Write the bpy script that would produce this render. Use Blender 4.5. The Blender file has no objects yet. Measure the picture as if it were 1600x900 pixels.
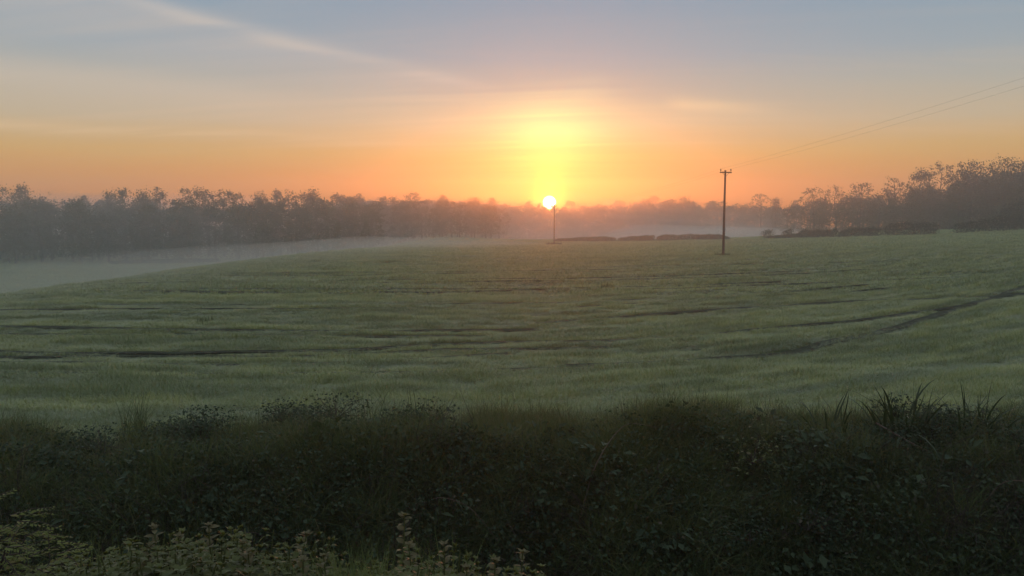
import bpy, math, random
import numpy as np
from mathutils import Vector, Euler, Matrix

S = bpy.context.scene
COL = S.collection
R = math.radians

# ------------------------------------------------------------------ camera
EYE = 4.2
cam_d = bpy.data.cameras.new('camera')
cam = bpy.data.objects.new('camera', cam_d); COL.objects.link(cam)
cam_d.sensor_width = 36.0
cam_d.lens = 36.0 * 1240 / 1600
cam_d.clip_start = 0.05; cam_d.clip_end = 5000
cam.location = (0, 0, EYE)
cam.rotation_euler = (R(90) - math.atan(120 / 1240), 0, 0)
S.camera = cam

# ------------------------------------------------------------------ sky
SUN_AZ, SUN_EL = R(2.68), R(0.62)          # azimuth east of +Y, elevation
SUN_DIR = Vector((math.sin(SUN_AZ) * math.cos(SUN_EL), math.cos(SUN_AZ) * math.cos(SUN_EL), math.sin(SUN_EL)))

def lin(r, g, b):
    f = lambda v: (v / 255 / 12.92) if v <= 10 else ((v / 255 + .055) / 1.055) ** 2.4
    return (f(r), f(g), f(b), 1.0)

world = bpy.data.worlds.new('World'); S.world = world; world.use_nodes = True
WT = world.node_tree; WT.nodes.clear()

class X:
    """tiny expression builder: arithmetic on sockets becomes Math nodes"""
    def __init__(s, tree, sock): s.t, s.s = tree, sock
    def op(s, o, *a):
        n = s.t.nodes.new('ShaderNodeMath'); n.operation = o
        for i, v in enumerate((s,) + a):
            if isinstance(v, X): s.t.links.new(v.s, n.inputs[i])
            else: n.inputs[i].default_value = float(v)
        return X(s.t, n.outputs[0])
    def __add__(s, o): return s.op('ADD', o)
    def __radd__(s, o): return s.op('ADD', o)
    def __mul__(s, o): return s.op('MULTIPLY', o)
    def __rmul__(s, o): return s.op('MULTIPLY', o)
    def __sub__(s, o): return s.op('SUBTRACT', o)
    def __rsub__(s, o): return s.op('MULTIPLY', -1).op('ADD', o)
    def __truediv__(s, o): return s.op('DIVIDE', o)
    def exp(s): return s.op('EXPONENT')
    def sq(s): return s.op('MULTIPLY', s)
    def step(s, a, b):
        n = s.t.nodes.new('ShaderNodeMapRange'); n.interpolation_type = 'SMOOTHSTEP'
        s.t.links.new(s.s, n.inputs['Value'])
        n.inputs['From Min'].default_value = min(a, b); n.inputs['From Max'].default_value = max(a, b)
        n.inputs['To Min'].default_value = 0 if a < b else 1; n.inputs['To Max'].default_value = 1 if a < b else 0
        return X(s.t, n.outputs['Result'])

def gauss(x, s): return ((x / s).sq() * -1).exp()

def mixc(t, fac, a, b, mode='MIX'):
    n = t.nodes.new('ShaderNodeMix'); n.data_type = 'RGBA'; n.blend_type = mode; n.clamp_factor = (mode == 'MIX')
    for sock, v in ((n.inputs[0], fac), (n.inputs[6], a), (n.inputs[7], b)):
        if isinstance(v, X): t.links.new(v.s, sock)
        elif hasattr(v, 'is_output'): t.links.new(v, sock)
        else: sock.default_value = v
    return n.outputs[2]

def build_sky():
    t = WT
    tc = t.nodes.new('ShaderNodeTexCoord')
    nrm = t.nodes.new('ShaderNodeVectorMath'); nrm.operation = 'NORMALIZE'
    t.links.new(tc.outputs['Generated'], nrm.inputs[0])
    sep = t.nodes.new('ShaderNodeSeparateXYZ'); t.links.new(nrm.outputs[0], sep.inputs[0])
    dx, dy, dz = (X(t, sep.outputs[i]) for i in range(3))
    deg = 180 / math.pi
    el = dz.op('ARCSINE') * deg
    az = dx.op('ARCTAN2', dy) * deg                 # 0 = +Y, east positive
    daz = az - math.degrees(SUN_AZ)
    del_ = el - math.degrees(SUN_EL)
    dot = t.nodes.new('ShaderNodeVectorMath'); dot.operation = 'DOT_PRODUCT'
    t.links.new(nrm.outputs[0], dot.inputs[0]); dot.inputs[1].default_value = SUN_DIR
    ang = X(t, dot.outputs['Value']).op('MINIMUM', 1.0).op('ARCCOSINE') * deg
    # thin high cloud: a noise in the plane of the cloud layer
    def cloud_noise(scale, rot, stretch, detail, off):
        den = dz.op('MAXIMUM', 0.0) + 0.09
        cx, cy = dx / den, dy / den
        cr, sr = math.cos(rot), math.sin(rot)
        u = cx * cr + cy * sr; v = cy * cr - cx * sr
        cmb = t.nodes.new('ShaderNodeCombineXYZ')
        t.links.new((u * stretch).s, cmb.inputs[0]); t.links.new(v.s, cmb.inputs[1]); cmb.inputs[2].default_value = off
        nz = t.nodes.new('ShaderNodeTexNoise'); nz.inputs['Scale'].default_value = scale
        nz.inputs['Detail'].default_value = detail; nz.inputs['Roughness'].default_value = 0.55
        nz.inputs['Distortion'].default_value = 0.6
        t.links.new(cmb.outputs[0], nz.inputs['Vector'])
        return X(t, nz.outputs[0])
    n1 = cloud_noise(1.1, R(12), 0.35, 5, 0.0)
    n2 = cloud_noise(2.6, R(-8), 0.16, 6, 3.7)
    # clear-air gradient
    def ramp(stops, val, top):
        n = t.nodes.new('ShaderNodeValToRGB'); e = n.color_ramp.elements
        while len(e) < len(stops): e.new(0.5)
        for k, (p, c) in enumerate(stops): e[k].position = p / top; e[k].color = c
        t.links.new((val / top).s, n.inputs[0])
        return n.outputs[0]
    base = ramp(SKY_RAMP, el + n1 * 1.0 - .5, 90.0)
    # physical sky underneath
    nis = t.nodes.new('ShaderNodeTexSky'); nis.sky_type = 'NISHITA'; nis.sun_disc = False
    nis.sun_elevation = SUN_EL; nis.sun_rotation = SUN_AZ
    nis.air_density = 1.0; nis.dust_density = 3.0; nis.ozone_density = 1.0
    nscale = t.nodes.new('ShaderNodeVectorMath'); nscale.operation = 'SCALE'
    t.links.new(nis.outputs[0], nscale.inputs[0]); nscale.inputs['Scale'].default_value = 0.08
    col = mixc(t, 0.12, base, nscale.outputs[0])
    # darker away from the sun
    caz = (daz / deg).op('COSINE')
    away = caz.step(0.75, -0.9)
    col = mixc(t, away, col, SKY_AWAY, 'MULTIPLY')
    # cirrus veil, paler below a long slanting edge, and streaks
    edge = el - (8.15 - daz * 0.195) + (n1 - 0.5) * .5 + (n2 - .5) * .9
    veil = edge.step(.9, -.9) * edge.step(-7.0, -.5) * daz.step(-1, -12) * daz.step(-75, -30)
    col = mixc(t, veil * 0.26 * (n2.step(0.25, 0.6) * .6 + .4), col, lin(226, 205, 186))
    rim = gauss(edge + .35, .42) * daz.step(-2, -8) * daz.step(-33, -24) * (n2.step(.3, .6) * .7 + .3)
    col = mixc(t, rim * .24, col, lin(244, 222, 198))
    edge2 = el - (6.73 - daz * 0.065) + (n1 - 0.5) * 1.4
    veil2 = edge2.step(1.2, -0.6) * edge2.step(-3.5, -0.5) * daz.step(-12, -22)
    col = mixc(t, veil2 * 0.30, col, lin(228, 205, 182))
    s3 = gauss(el - (5.0 - (daz + 24) * .012) + (n1 - .5) * 1.0, .30) * daz.step(-7, -14) * n2.step(.35, .6)
    col = mixc(t, s3 * .35, col, lin(246, 212, 166))
    streak = n2.step(0.50, 0.74) * el.step(1.5, 5) * el.step(26, 9)
    col = mixc(t, streak * 0.12, col, lin(238, 205, 168))
    # wisp east of the sun
    wel = el - (7.3 - (daz - 9.5) * 0.09) + (n1 - 0.5) * 1.5
    wisp = gauss(wel, 0.45) * daz.step(7.5, 9.5) * daz.step(17.5, 10)
    col = mixc(t, wisp * 0.45, col, lin(246, 214, 168))
    # glow of the low sun in the haze and the veil around it
    def add(c, fac, rgb): return mixc(t, fac, c, rgb, 'ADD')
    top = el - 8.6 - (n2 - 0.5) * 3.4 - gauss(daz - 3.2, 1.8) * 0.7 + daz.op('ABSOLUTE') * 0.05
    under = top.step(0.9, -0.9)
    for sx, sy, ce, amp, rgb in SKY_GLOW:
        g = gauss(daz, sx) * gauss(el - ce, sy) * amp
        col = add(col, g * (under * 0.8 + 0.2) * (n2.step(.3, .7) * 0.36 + 0.82), rgb)
    warm = gauss(daz, 22.0) * (el.op('ABSOLUTE') * -0.42).exp()
    col = add(col, warm * 1.0, SKY_WARM)
    aur = ((daz.sq() * 1.7 + del_.sq() * .55).op('SQRT') * -0.95).exp()
    col = add(col, aur * 1.0, SKY_AUR)
    col = add(col, (ang * -2.0).exp(), (3.0, 2.3, .5, 1))
    disc = ang.step(0.52, 0.24)
    col = add(col, disc * 1.0, (30, 27, 20, 1))
    bg = t.nodes.new('ShaderNodeBackground'); bg.inputs['Strength'].default_value = 1.0
    t.links.new(col, bg.inputs['Color'])
    out = t.nodes.new('ShaderNodeOutputWorld'); t.links.new(bg.outputs[0], out.inputs['Surface'])

SKY_RAMP = [(0, lin(255, 146, 36)), (2, lin(252, 168, 62)), (4, lin(236, 188, 108)), (6, lin(214, 194, 160)),
            (8.3, lin(190, 188, 176)), (10.5, lin(164, 178, 186)), (14.4, lin(142, 167, 186)), (20, lin(148, 170, 190)),
            (35, lin(174, 186, 202)), (60, lin(180, 191, 206))]  # overhead stops raised, out of view, to put more light on the field
SKY_AWAY = (0.82, 0.88, 1.0, 1)
SKY_GLOW = [(3.7, 3.2, 4.6, 1.0, (0.40, 0.46, 0.10, 1)), (10.5, 3.2, 5.4, 1.0, (0.18, 0.16, 0.05, 1)),
            (18, 6, 4.0, 1.0, (0.04, 0.015, 0.0, 1))]
SKY_WARM = (0.08, -0.14, -0.10, 1)
SKY_AUR = (2.0, 1.6, 0.0, 1)
build_sky()

# ------------------------------------------------------------------ sun
sl = bpy.data.lights.new('sun', 'SUN'); sl.energy = 1.1; sl.angle = R(0.6); sl.color = (1.0, 0.20, 0.03)
so = bpy.data.objects.new('sun', sl); COL.objects.link(so)
so.rotation_euler = (-SUN_DIR).to_track_quat('-Z', 'Y').to_euler()

# ------------------------------------------------------------------ render settings
S.view_settings.view_transform = 'Standard'; S.view_settings.look = 'None'
S.view_settings.exposure = 0.0; S.view_settings.gamma = 1.0; S.view_settings.use_curve_mapping = False
cy = S.cycles
cy.max_bounces = 5; cy.diffuse_bounces = 3; cy.glossy_bounces = 1; cy.transmission_bounces = 3
cy.volume_bounces = 2; cy.transparent_max_bounces = 8
cy.use_denoising = True
try: cy.denoiser = 'OPENIMAGEDENOISE'
except Exception: pass
cy.sample_clamp_indirect = 6.0
cy.use_adaptive_sampling = True; cy.adaptive_threshold = 0.01
cy.caustics_reflective = False; cy.caustics_refractive = False

# ------------------------------------------------------------------ helpers
def tag(o, label=None, cat=None, group=None, kind=None):
    if label: o['label'] = label
    if cat: o['category'] = cat
    if group: o['group'] = group
    if kind: o['kind'] = kind
    return o

def mesh_from(name, V, F, mat=None, smooth=False, mats=None, midx=None):
    me = bpy.data.meshes.new(name)
    me.from_pydata([tuple(v) for v in V], [], [tuple(f) for f in F]) if not isinstance(F, np.ndarray) else fast_mesh(me, V, F)
    if mat: me.materials.append(mat)
    if smooth:
        me.polygons.foreach_set('use_smooth', [True] * len(me.polygons))
    me.update()
    return me

def fast_mesh(me, V, F):
    V = np.ascontiguousarray(V, np.float32); F = np.ascontiguousarray(F, np.int32)
    n, k = F.shape
    me.vertices.add(len(V)); me.vertices.foreach_set('co', V.ravel())
    me.loops.add(n * k); me.loops.foreach_set('vertex_index', F.ravel())
    me.polygons.add(n); me.polygons.foreach_set('loop_start', np.arange(0, n * k, k, dtype=np.int32))
    try: me.polygons.foreach_set('loop_total', np.full(n, k, np.int32))
    except Exception: pass
    me.update(calc_edges=True); me.validate()

def obj(name, me, parent=None, loc=(0, 0, 0), rot=(0, 0, 0), link=True):
    o = bpy.data.objects.new(name, me)
    if link: COL.objects.link(o)
    o.parent = parent; o.location = loc; o.rotation_euler = rot
    return o

def empty(name, loc=(0, 0, 0), rz=0.0):
    o = bpy.data.objects.new(name, None); COL.objects.link(o)
    o.location = loc; o.rotation_euler = (0, 0, rz); o.empty_display_size = 0.3
    return o

class MB:
    """collects quads (as index rows of 4; triangles repeat no vertex, kept apart) into one mesh"""
    def __init__(s): s.V = []; s.F = []; s.n = 0
    def add(s, V, F):
        V = np.asarray(V, float); F = np.asarray(F, int)
        s.V.append(V); s.F.append(F + s.n); s.n += len(V)
    def tube(s, pts, rad, sides=5, cap=True):
        pts = np.asarray(pts, float); n = len(pts); rad = np.broadcast_to(np.asarray(rad, float), (n,))
        tan = np.gradient(pts, axis=0); tan /= np.linalg.norm(tan, axis=1)[:, None] + 1e-9
        ref = np.array([0.31, 0.95, 0.05]) if abs(tan[0][2]) > .6 else np.array([0.05, 0.1, 1.0])
        a = np.cross(tan, ref); a /= np.linalg.norm(a, axis=1)[:, None] + 1e-9
        b = np.cross(tan, a)
        th = np.linspace(0, 2 * math.pi, sides, endpoint=False)
        ring = pts[:, None] + rad[:, None, None] * (np.cos(th)[None, :, None] * a[:, None] + np.sin(th)[None, :, None] * b[:, None])
        F = []
        for i in range(n - 1):
            for k in range(sides):
                k2 = (k + 1) % sides
                F.append((i * sides + k, i * sides + k2, (i + 1) * sides + k2, (i + 1) * sides + k))
        s.add(ring.reshape(-1, 3), F)
        if cap and sides == 4:
            s.add(ring[-1], [(0, 1, 2, 3)]); s.add(ring[0], [(3, 2, 1, 0)])
        elif cap:
            for rr, sg in ((ring[-1], 1), (ring[0], -1)):
                c = rr.mean(0); V = np.vstack([rr, c])
                F = [((k, (k + 1) % sides, sides, sides) if sg > 0 else ((k + 1) % sides, k, sides, sides)) for k in range(sides)]
                s.tri = getattr(s, 'tri', [])
                s.tri.append((V, F))
    def arrays(s):
        return np.vstack(s.V), np.vstack(s.F)
    def mesh(s, name, mat, smooth=False):
        V = list(map(tuple, np.vstack(s.V))); F = [tuple(f) for f in np.vstack(s.F)]
        for (tv, tf) in getattr(s, 'tri', []):
            o = len(V); V += list(map(tuple, tv)); F += [(a + o, b + o, c + o) for a, b, c, _ in tf]
        me = bpy.data.meshes.new(name); me.from_pydata(V, [], F); me.update()
        me.materials.append(mat)
        if smooth: me.polygons.foreach_set('use_smooth', [True] * len(me.polygons))
        return me

# ---- numpy noise
def _hash(i, j, s):
    n = (i * 374761393 + j * 668265263 + s * 1442695041) & 0xffffffff
    n = ((n ^ (n >> 13)) * 1274126177) & 0xffffffff
    return ((n ^ (n >> 16)) & 0xffff) / 65535.0
def vnoise(x, y, s=0):
    x = np.asarray(x, float); y = np.asarray(y, float)
    i = np.floor(x).astype(np.int64); j = np.floor(y).astype(np.int64)
    fx = x - i; fy = y - j; fx = fx * fx * (3 - 2 * fx); fy = fy * fy * (3 - 2 * fy)
    a = _hash(i, j, s); b = _hash(i + 1, j, s); c = _hash(i, j + 1, s); d = _hash(i + 1, j + 1, s)
    return (a * (1 - fx) + b * fx) * (1 - fy) + (c * (1 - fx) + d * fx) * fy
def fbm(x, y, s=0, o=3):
    v = 0; a = .5; t = 0
    for k in range(o):
        v = v + a * vnoise(x * 2 ** k, y * 2 ** k, s + 17 * k); t += a; a *= .5
    return v / t
def sst(t): t = np.clip(t, 0, 1); return t * t * (3 - 2 * t)
def sp(t): return np.log1p(np.exp(-np.abs(t))) + np.maximum(t, 0)

# ------------------------------------------------------------------ materials
def mat_new(name):
    m = bpy.data.materials.new(name); m.use_nodes = True; m.node_tree.nodes.clear()
    return m, m.node_tree
def out(t, sh, vol=False):
    o = t.nodes.new('ShaderNodeOutputMaterial'); t.links.new(sh, o.inputs['Volume' if vol else 'Surface'])
def noise(t, scale, detail=3, coord='Position', stretch=None, rough=.55):
    g = t.nodes.new('ShaderNodeNewGeometry') if coord == 'Position' else t.nodes.new('ShaderNodeTexCoord')
    src = g.outputs['Position'] if coord == 'Position' else g.outputs['Object']
    if stretch:
        mp = t.nodes.new('ShaderNodeMapping'); mp.inputs['Scale'].default_value = stretch
        t.links.new(src, mp.inputs[0]); src = mp.outputs[0]
    n = t.nodes.new('ShaderNodeTexNoise'); n.inputs['Scale'].default_value = scale; n.inputs['Detail'].default_value = detail
    n.inputs['Roughness'].default_value = rough
    t.links.new(src, n.inputs['Vector'])
    return X(t, n.outputs[0])

def leaf_mat(name, c1, c2, c3=None, trans=0.35, gloss=0.0, scale=0.5, rough=0.45, rows=None):
    """leaf surface: colour varies from leaf clump to leaf clump; light passes through the blade"""
    m, t = mat_new(name)
    n = noise(t, scale, 3)
    oi = t.nodes.new('ShaderNodeObjectInfo')
    rnd = X(t, oi.outputs['Random'])
    gi = t.nodes.new('ShaderNodeNewGeometry')
    isl = X(t, gi.outputs['Random Per Island'])
    f = (n.step(.3, .7) * .5 + (rnd * .5 + isl * .5) * .5)
    col = mixc(t, f, c1, c2)
    if c3: col = mixc(t, isl.step(.80, .95) * .8, col, c3)
    if rows:                       # shaded sides of the crop painted into the colour as darker bands along rows
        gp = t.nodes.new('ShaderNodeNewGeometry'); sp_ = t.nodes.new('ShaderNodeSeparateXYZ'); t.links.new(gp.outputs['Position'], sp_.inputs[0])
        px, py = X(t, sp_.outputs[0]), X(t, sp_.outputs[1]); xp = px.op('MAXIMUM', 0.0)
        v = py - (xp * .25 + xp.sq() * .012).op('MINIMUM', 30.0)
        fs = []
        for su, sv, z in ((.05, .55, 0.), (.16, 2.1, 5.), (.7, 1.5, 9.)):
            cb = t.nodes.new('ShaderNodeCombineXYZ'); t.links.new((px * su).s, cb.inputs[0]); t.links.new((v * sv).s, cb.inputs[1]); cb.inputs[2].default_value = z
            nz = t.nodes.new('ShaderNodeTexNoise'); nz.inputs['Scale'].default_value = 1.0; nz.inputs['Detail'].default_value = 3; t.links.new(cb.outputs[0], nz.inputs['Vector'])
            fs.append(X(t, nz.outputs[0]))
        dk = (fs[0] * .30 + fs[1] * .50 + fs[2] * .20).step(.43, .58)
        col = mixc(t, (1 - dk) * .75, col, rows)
    d = t.nodes.new('ShaderNodeBsdfDiffuse'); tr = t.nodes.new('ShaderNodeBsdfTranslucent')
    t.links.new(col, d.inputs[0])
    tc = mixc(t, 1.0, col, (1.25, 1.15, .6, 1), 'MULTIPLY'); t.links.new(tc, tr.inputs[0])
    mx = t.nodes.new('ShaderNodeMixShader'); mx.inputs[0].default_value = trans
    t.links.new(d.outputs[0], mx.inputs[1]); t.links.new(tr.outputs[0], mx.inputs[2])
    sh = mx.outputs[0]
    if gloss > 0:
        g = t.nodes.new('ShaderNodeBsdfGlossy'); g.inputs['Roughness'].default_value = rough
        g.inputs['Color'].default_value = (1, .98, .92, 1)
        fr = t.nodes.new('ShaderNodeLayerWeight'); fr.inputs[0].default_value = .5
        fc = X(t, fr.outputs['Facing']); fc = fc.sq().sq() * .7 + .05
        m2 = t.nodes.new('ShaderNodeMixShader')
        t.links.new((fc * gloss).op('MINIMUM', 1.0).s, m2.inputs[0]); t.links.new(sh, m2.inputs[1]); t.links.new(g.outputs[0], m2.inputs[2])
        sh = m2.outputs[0]
    out(t, sh)
    return m

def plain_mat(name, c1, c2, scale=3.0, rough=.9, bump=0.0, stretch=None, coord='Position'):
    m, t = mat_new(name)
    n = noise(t, scale, 5, coord, stretch)
    col = mixc(t, n.step(.3, .7), c1, c2)
    b = t.nodes.new('ShaderNodeBsdfPrincipled'); b.inputs['Roughness'].default_value = rough
    b.inputs['Specular IOR Level'].default_value = .2
    t.links.new(col, b.inputs['Base Color'])
    if bump:
        bp = t.nodes.new('ShaderNodeBump'); bp.inputs['Strength'].default_value = bump; bp.inputs['Distance'].default_value = .05
        t.links.new(n.s, bp.inputs['Height']); t.links.new(bp.outputs[0], b.inputs['Normal'])
    out(t, b.outputs[0])
    return m

M = {}
M['bark'] = plain_mat('bark', (.045, .036, .028, 1), (.085, .07, .055, 1), 2.0, .95, .4)
M['crown_dark'] = leaf_mat('crown_dark', (.030, .042, .016, 1), (.055, .065, .025, 1), trans=.25, scale=.15)
M['crown_mid'] = leaf_mat('crown_mid', (.045, .055, .02, 1), (.085, .085, .035, 1), trans=.3, scale=.15)
M['crown_bud'] = leaf_mat('crown_bud', (.09, .07, .035, 1), (.13, .10, .045, 1), trans=.3, scale=.15)
M['hedge'] = leaf_mat('hedge', (.022, .032, .014, 1), (.05, .056, .024, 1), trans=.2, scale=.3)
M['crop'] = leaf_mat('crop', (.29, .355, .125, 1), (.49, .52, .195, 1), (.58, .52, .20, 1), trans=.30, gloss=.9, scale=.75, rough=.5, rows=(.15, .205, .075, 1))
M['pole_wood'] = plain_mat('pole_wood', (.05, .036, .026, 1), (.10, .072, .05, 1), 2.0, .85, .3, (6, 6, .4))
M['steel'] = plain_mat('galvanised_steel', (.12, .12, .12, 1), (.2, .2, .2, 1), 8, .5)
M['ceramic'] = plain_mat('brown_ceramic', (.09, .04, .025, 1), (.12, .055, .03, 1), 5, .3)
M['wire'] = plain_mat('wire', (.05, .05, .05, 1), (.07, .07, .07, 1), 5, .5)

# ------------------------------------------------------------------ terrain
def field_h(x, y):
    z = -0.034 * 18 * (sp((y - 76) / 18) - sp((y - 200) / 18))
    z = z + 0.00042 * np.clip(x, 0, 90) ** 2
    z = z - 7.6 * sst((-20 - x) / 50) * sst((y - 8) / 50)
    z = z - 4.0 * sst((y - (235 - 0.55 * x)) / 70) * sst((x + 40) / 60)
    return np.maximum(z, -8.4 + 0.6 * np.tanh(z + 8.4))
def edge_y(x):            # line where the crop stops and the hedge bank begins
    return 14.0 + 1.7 * (fbm(x * .30, 0 * x + 3.3, 5) - .5) * 2 + .085 * np.clip(x, -12, 12)
def height(x, y):
    x = np.asarray(x, float); y = np.asarray(y, float)
    z = field_h(x, y)
    # hedge bank, ditch and the near bank on which the viewer stands
    e = edge_y(x)
    crest = e - 1.5
    b = 0.10 * np.exp(-((y - crest) / 1.3) ** 2) * (0.6 + 0.8 * fbm(x * .35, y * .2, 9))
    w = sst((crest - y) / 5.5)                       # 0 on the crest, 1 in the ditch
    z = z + b - 2.2 * w
    n = sst((7.4 - y) / 5.0)                          # near bank
    z = z + n * 4.75 + 0.18 * np.clip(-y, 0, 60)
    rough = sst((e + .5 - y) / 2.5) * (1.2 * (fbm(x * .40, y * .40, 21) - .5) + .3 * (fbm(x * 1.3, y * 1.3, 22) - .5))
    return z + rough + .34 * (fbm(x * .07, y * .26, 2) - .5) * sst((y - 17) / 5)

def build_ground():
    xs = np.concatenate([-np.geomspace(45, 340, 60)[::-1], np.linspace(-44, 44, 200), np.geomspace(45, 340, 60)])
    ys = np.concatenate([-np.geomspace(4, 210, 40)[::-1], np.linspace(-3.5, 24, 130), np.linspace(24.4, 60, 90), np.geomspace(60.6, 440, 110)])
    Xg, Yg = np.meshgrid(xs, ys); Z = height(Xg, Yg)
    V = np.stack([Xg.ravel(), Yg.ravel(), Z.ravel()], 1)
    nx = len(xs); ny = len(ys)
    i = np.arange(nx - 1); j = np.arange(ny - 1)
    a = (j[:, None] * nx + i[None]).ravel()
    F = np.stack([a, a + 1, a + 1 + nx, a + nx], 1)
    m, t = mat_new('ground_cover')
    g = t.nodes.new('ShaderNodeNewGeometry'); sep = t.nodes.new('ShaderNodeSeparateXYZ'); t.links.new(g.outputs['Position'], sep.inputs[0])
    y = X(t, sep.outputs[1])
    n = noise(t, .25, 6, stretch=(.4, 1.6, 1)); n2 = noise(t, 3.0, 4)
    crop = mixc(t, n.step(.3, .7), (.17, .225, .085, 1), (.24, .29, .115, 1))
    crop = mixc(t, n2.step(.45, .75) * .4, crop, (.07, .075, .03, 1))
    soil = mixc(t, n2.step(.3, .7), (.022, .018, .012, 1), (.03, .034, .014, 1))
    under = mixc(t, n2.step(.3, .7), (.05, .065, .026, 1), (.075, .10, .035, 1))
    crop = mixc(t, y.step(95.0, 70.0), crop, under)
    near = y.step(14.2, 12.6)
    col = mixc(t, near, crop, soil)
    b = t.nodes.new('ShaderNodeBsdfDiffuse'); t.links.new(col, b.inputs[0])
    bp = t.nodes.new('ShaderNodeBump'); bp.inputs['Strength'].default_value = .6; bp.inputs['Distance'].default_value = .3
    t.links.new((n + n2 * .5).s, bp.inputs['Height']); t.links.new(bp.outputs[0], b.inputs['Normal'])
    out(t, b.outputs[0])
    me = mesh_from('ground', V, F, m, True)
    return tag(obj('ground', me), kind='structure')
build_ground()

# ------------------------------------------------------------------ haze and valley mist
def volume_mat(name, density, color, g):
    m, t = mat_new(name)
    v = t.nodes.new('ShaderNodeVolumePrincipled')
    v.inputs['Color'].default_value = color; v.inputs['Density'].default_value = density; v.inputs['Anisotropy'].default_value = g
    out(t, v.outputs[0], True)
    return m
def box_mesh(name, lo, hi, mat):
    x0, y0, z0 = lo; x1, y1, z1 = hi
    V = [(x0, y0, z0), (x1, y0, z0), (x1, y1, z0), (x0, y1, z0), (x0, y0, z1), (x1, y0, z1), (x1, y1, z1), (x0, y1, z1)]
    F = [(0, 3, 2, 1), (4, 5, 6, 7), (0, 1, 5, 4), (1, 2, 6, 5), (2, 3, 7, 6), (3, 0, 4, 7)]
    return mesh_from(name, V, F, mat)
HAZE_D = 0.0025
haze = tag(obj('haze', box_mesh('haze', (-345, -215, -13), (345, 445, 20.5), volume_mat('haze', HAZE_D, (.88, .94, .97, 1), .84))),
           'pale sunrise haze hanging in the air over the whole field', 'haze', kind='stuff')

# ------------------------------------------------------------------ foliage builders
def leaf_quads(P, size, rng, flat=0.0, aspect=.6, nrm=None):
    """one four-cornered leaf per point, random attitude; flat -> lies flatter"""
    n = len(P)
    a = rng.normal(size=(n, 3)); a[:, 2] *= (1 - flat); a /= np.linalg.norm(a, axis=1)[:, None]
    b = rng.normal(size=(n, 3)); b[:, 2] *= (1 - flat)
    b -= (a * b).sum(1)[:, None] * a; b /= np.linalg.norm(b, axis=1)[:, None] + 1e-9
    s = (size * (.6 + .8 * rng.random(n)))[:, None]
    V = np.stack([P - a * s, P + b * s * aspect, P + a * s, P - b * s * aspect], 1).reshape(-1, 3)
    F = np.arange(4 * n).reshape(n, 4)
    return V, F

CROWN = {   # radius profile over the crown's height (0 bottom .. 1 top), clear-stem share, limbs, leaf clumps, leaf spread, leaves per clump
    'dense':   (lambda t: np.sqrt(np.clip(1 - (2 * t - .85) ** 2 / 1.4, 0, 1)) , .18, 14, 120, .75, 22),
    'dome':    (lambda t: np.sqrt(np.clip(1 - t ** 2.2, 0, 1)) * (.75 + .25 * np.clip(t * 4, 0, 1)), .30, 13, 110, .65, 20),
    'open':    (lambda t: np.sqrt(np.clip(1 - (1.7 * t - .75) ** 2, 0, 1)), .30, 14, 95, .42, 15),
    'airy':    (lambda t: np.clip(.35 + 1.0 * t, 0, 1) * np.sqrt(np.clip(1 - (t ** 5), 0, 1)), .40, 13, 90, .34, 11),
    'upright': (lambda t: .55 + .4 * np.sin(t * 2.6), .25, 12, 80, .36, 11),
    'pine':    (lambda t: (.45 + .55 * np.abs(np.sin(t * 7.5))) * (1 - .35 * t), .40, 12, 70, .5, 20),
    'cone':    (lambda t: np.clip(1.05 - t, .05, 1), .08, 18, 120, .5, 20),
}
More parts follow.
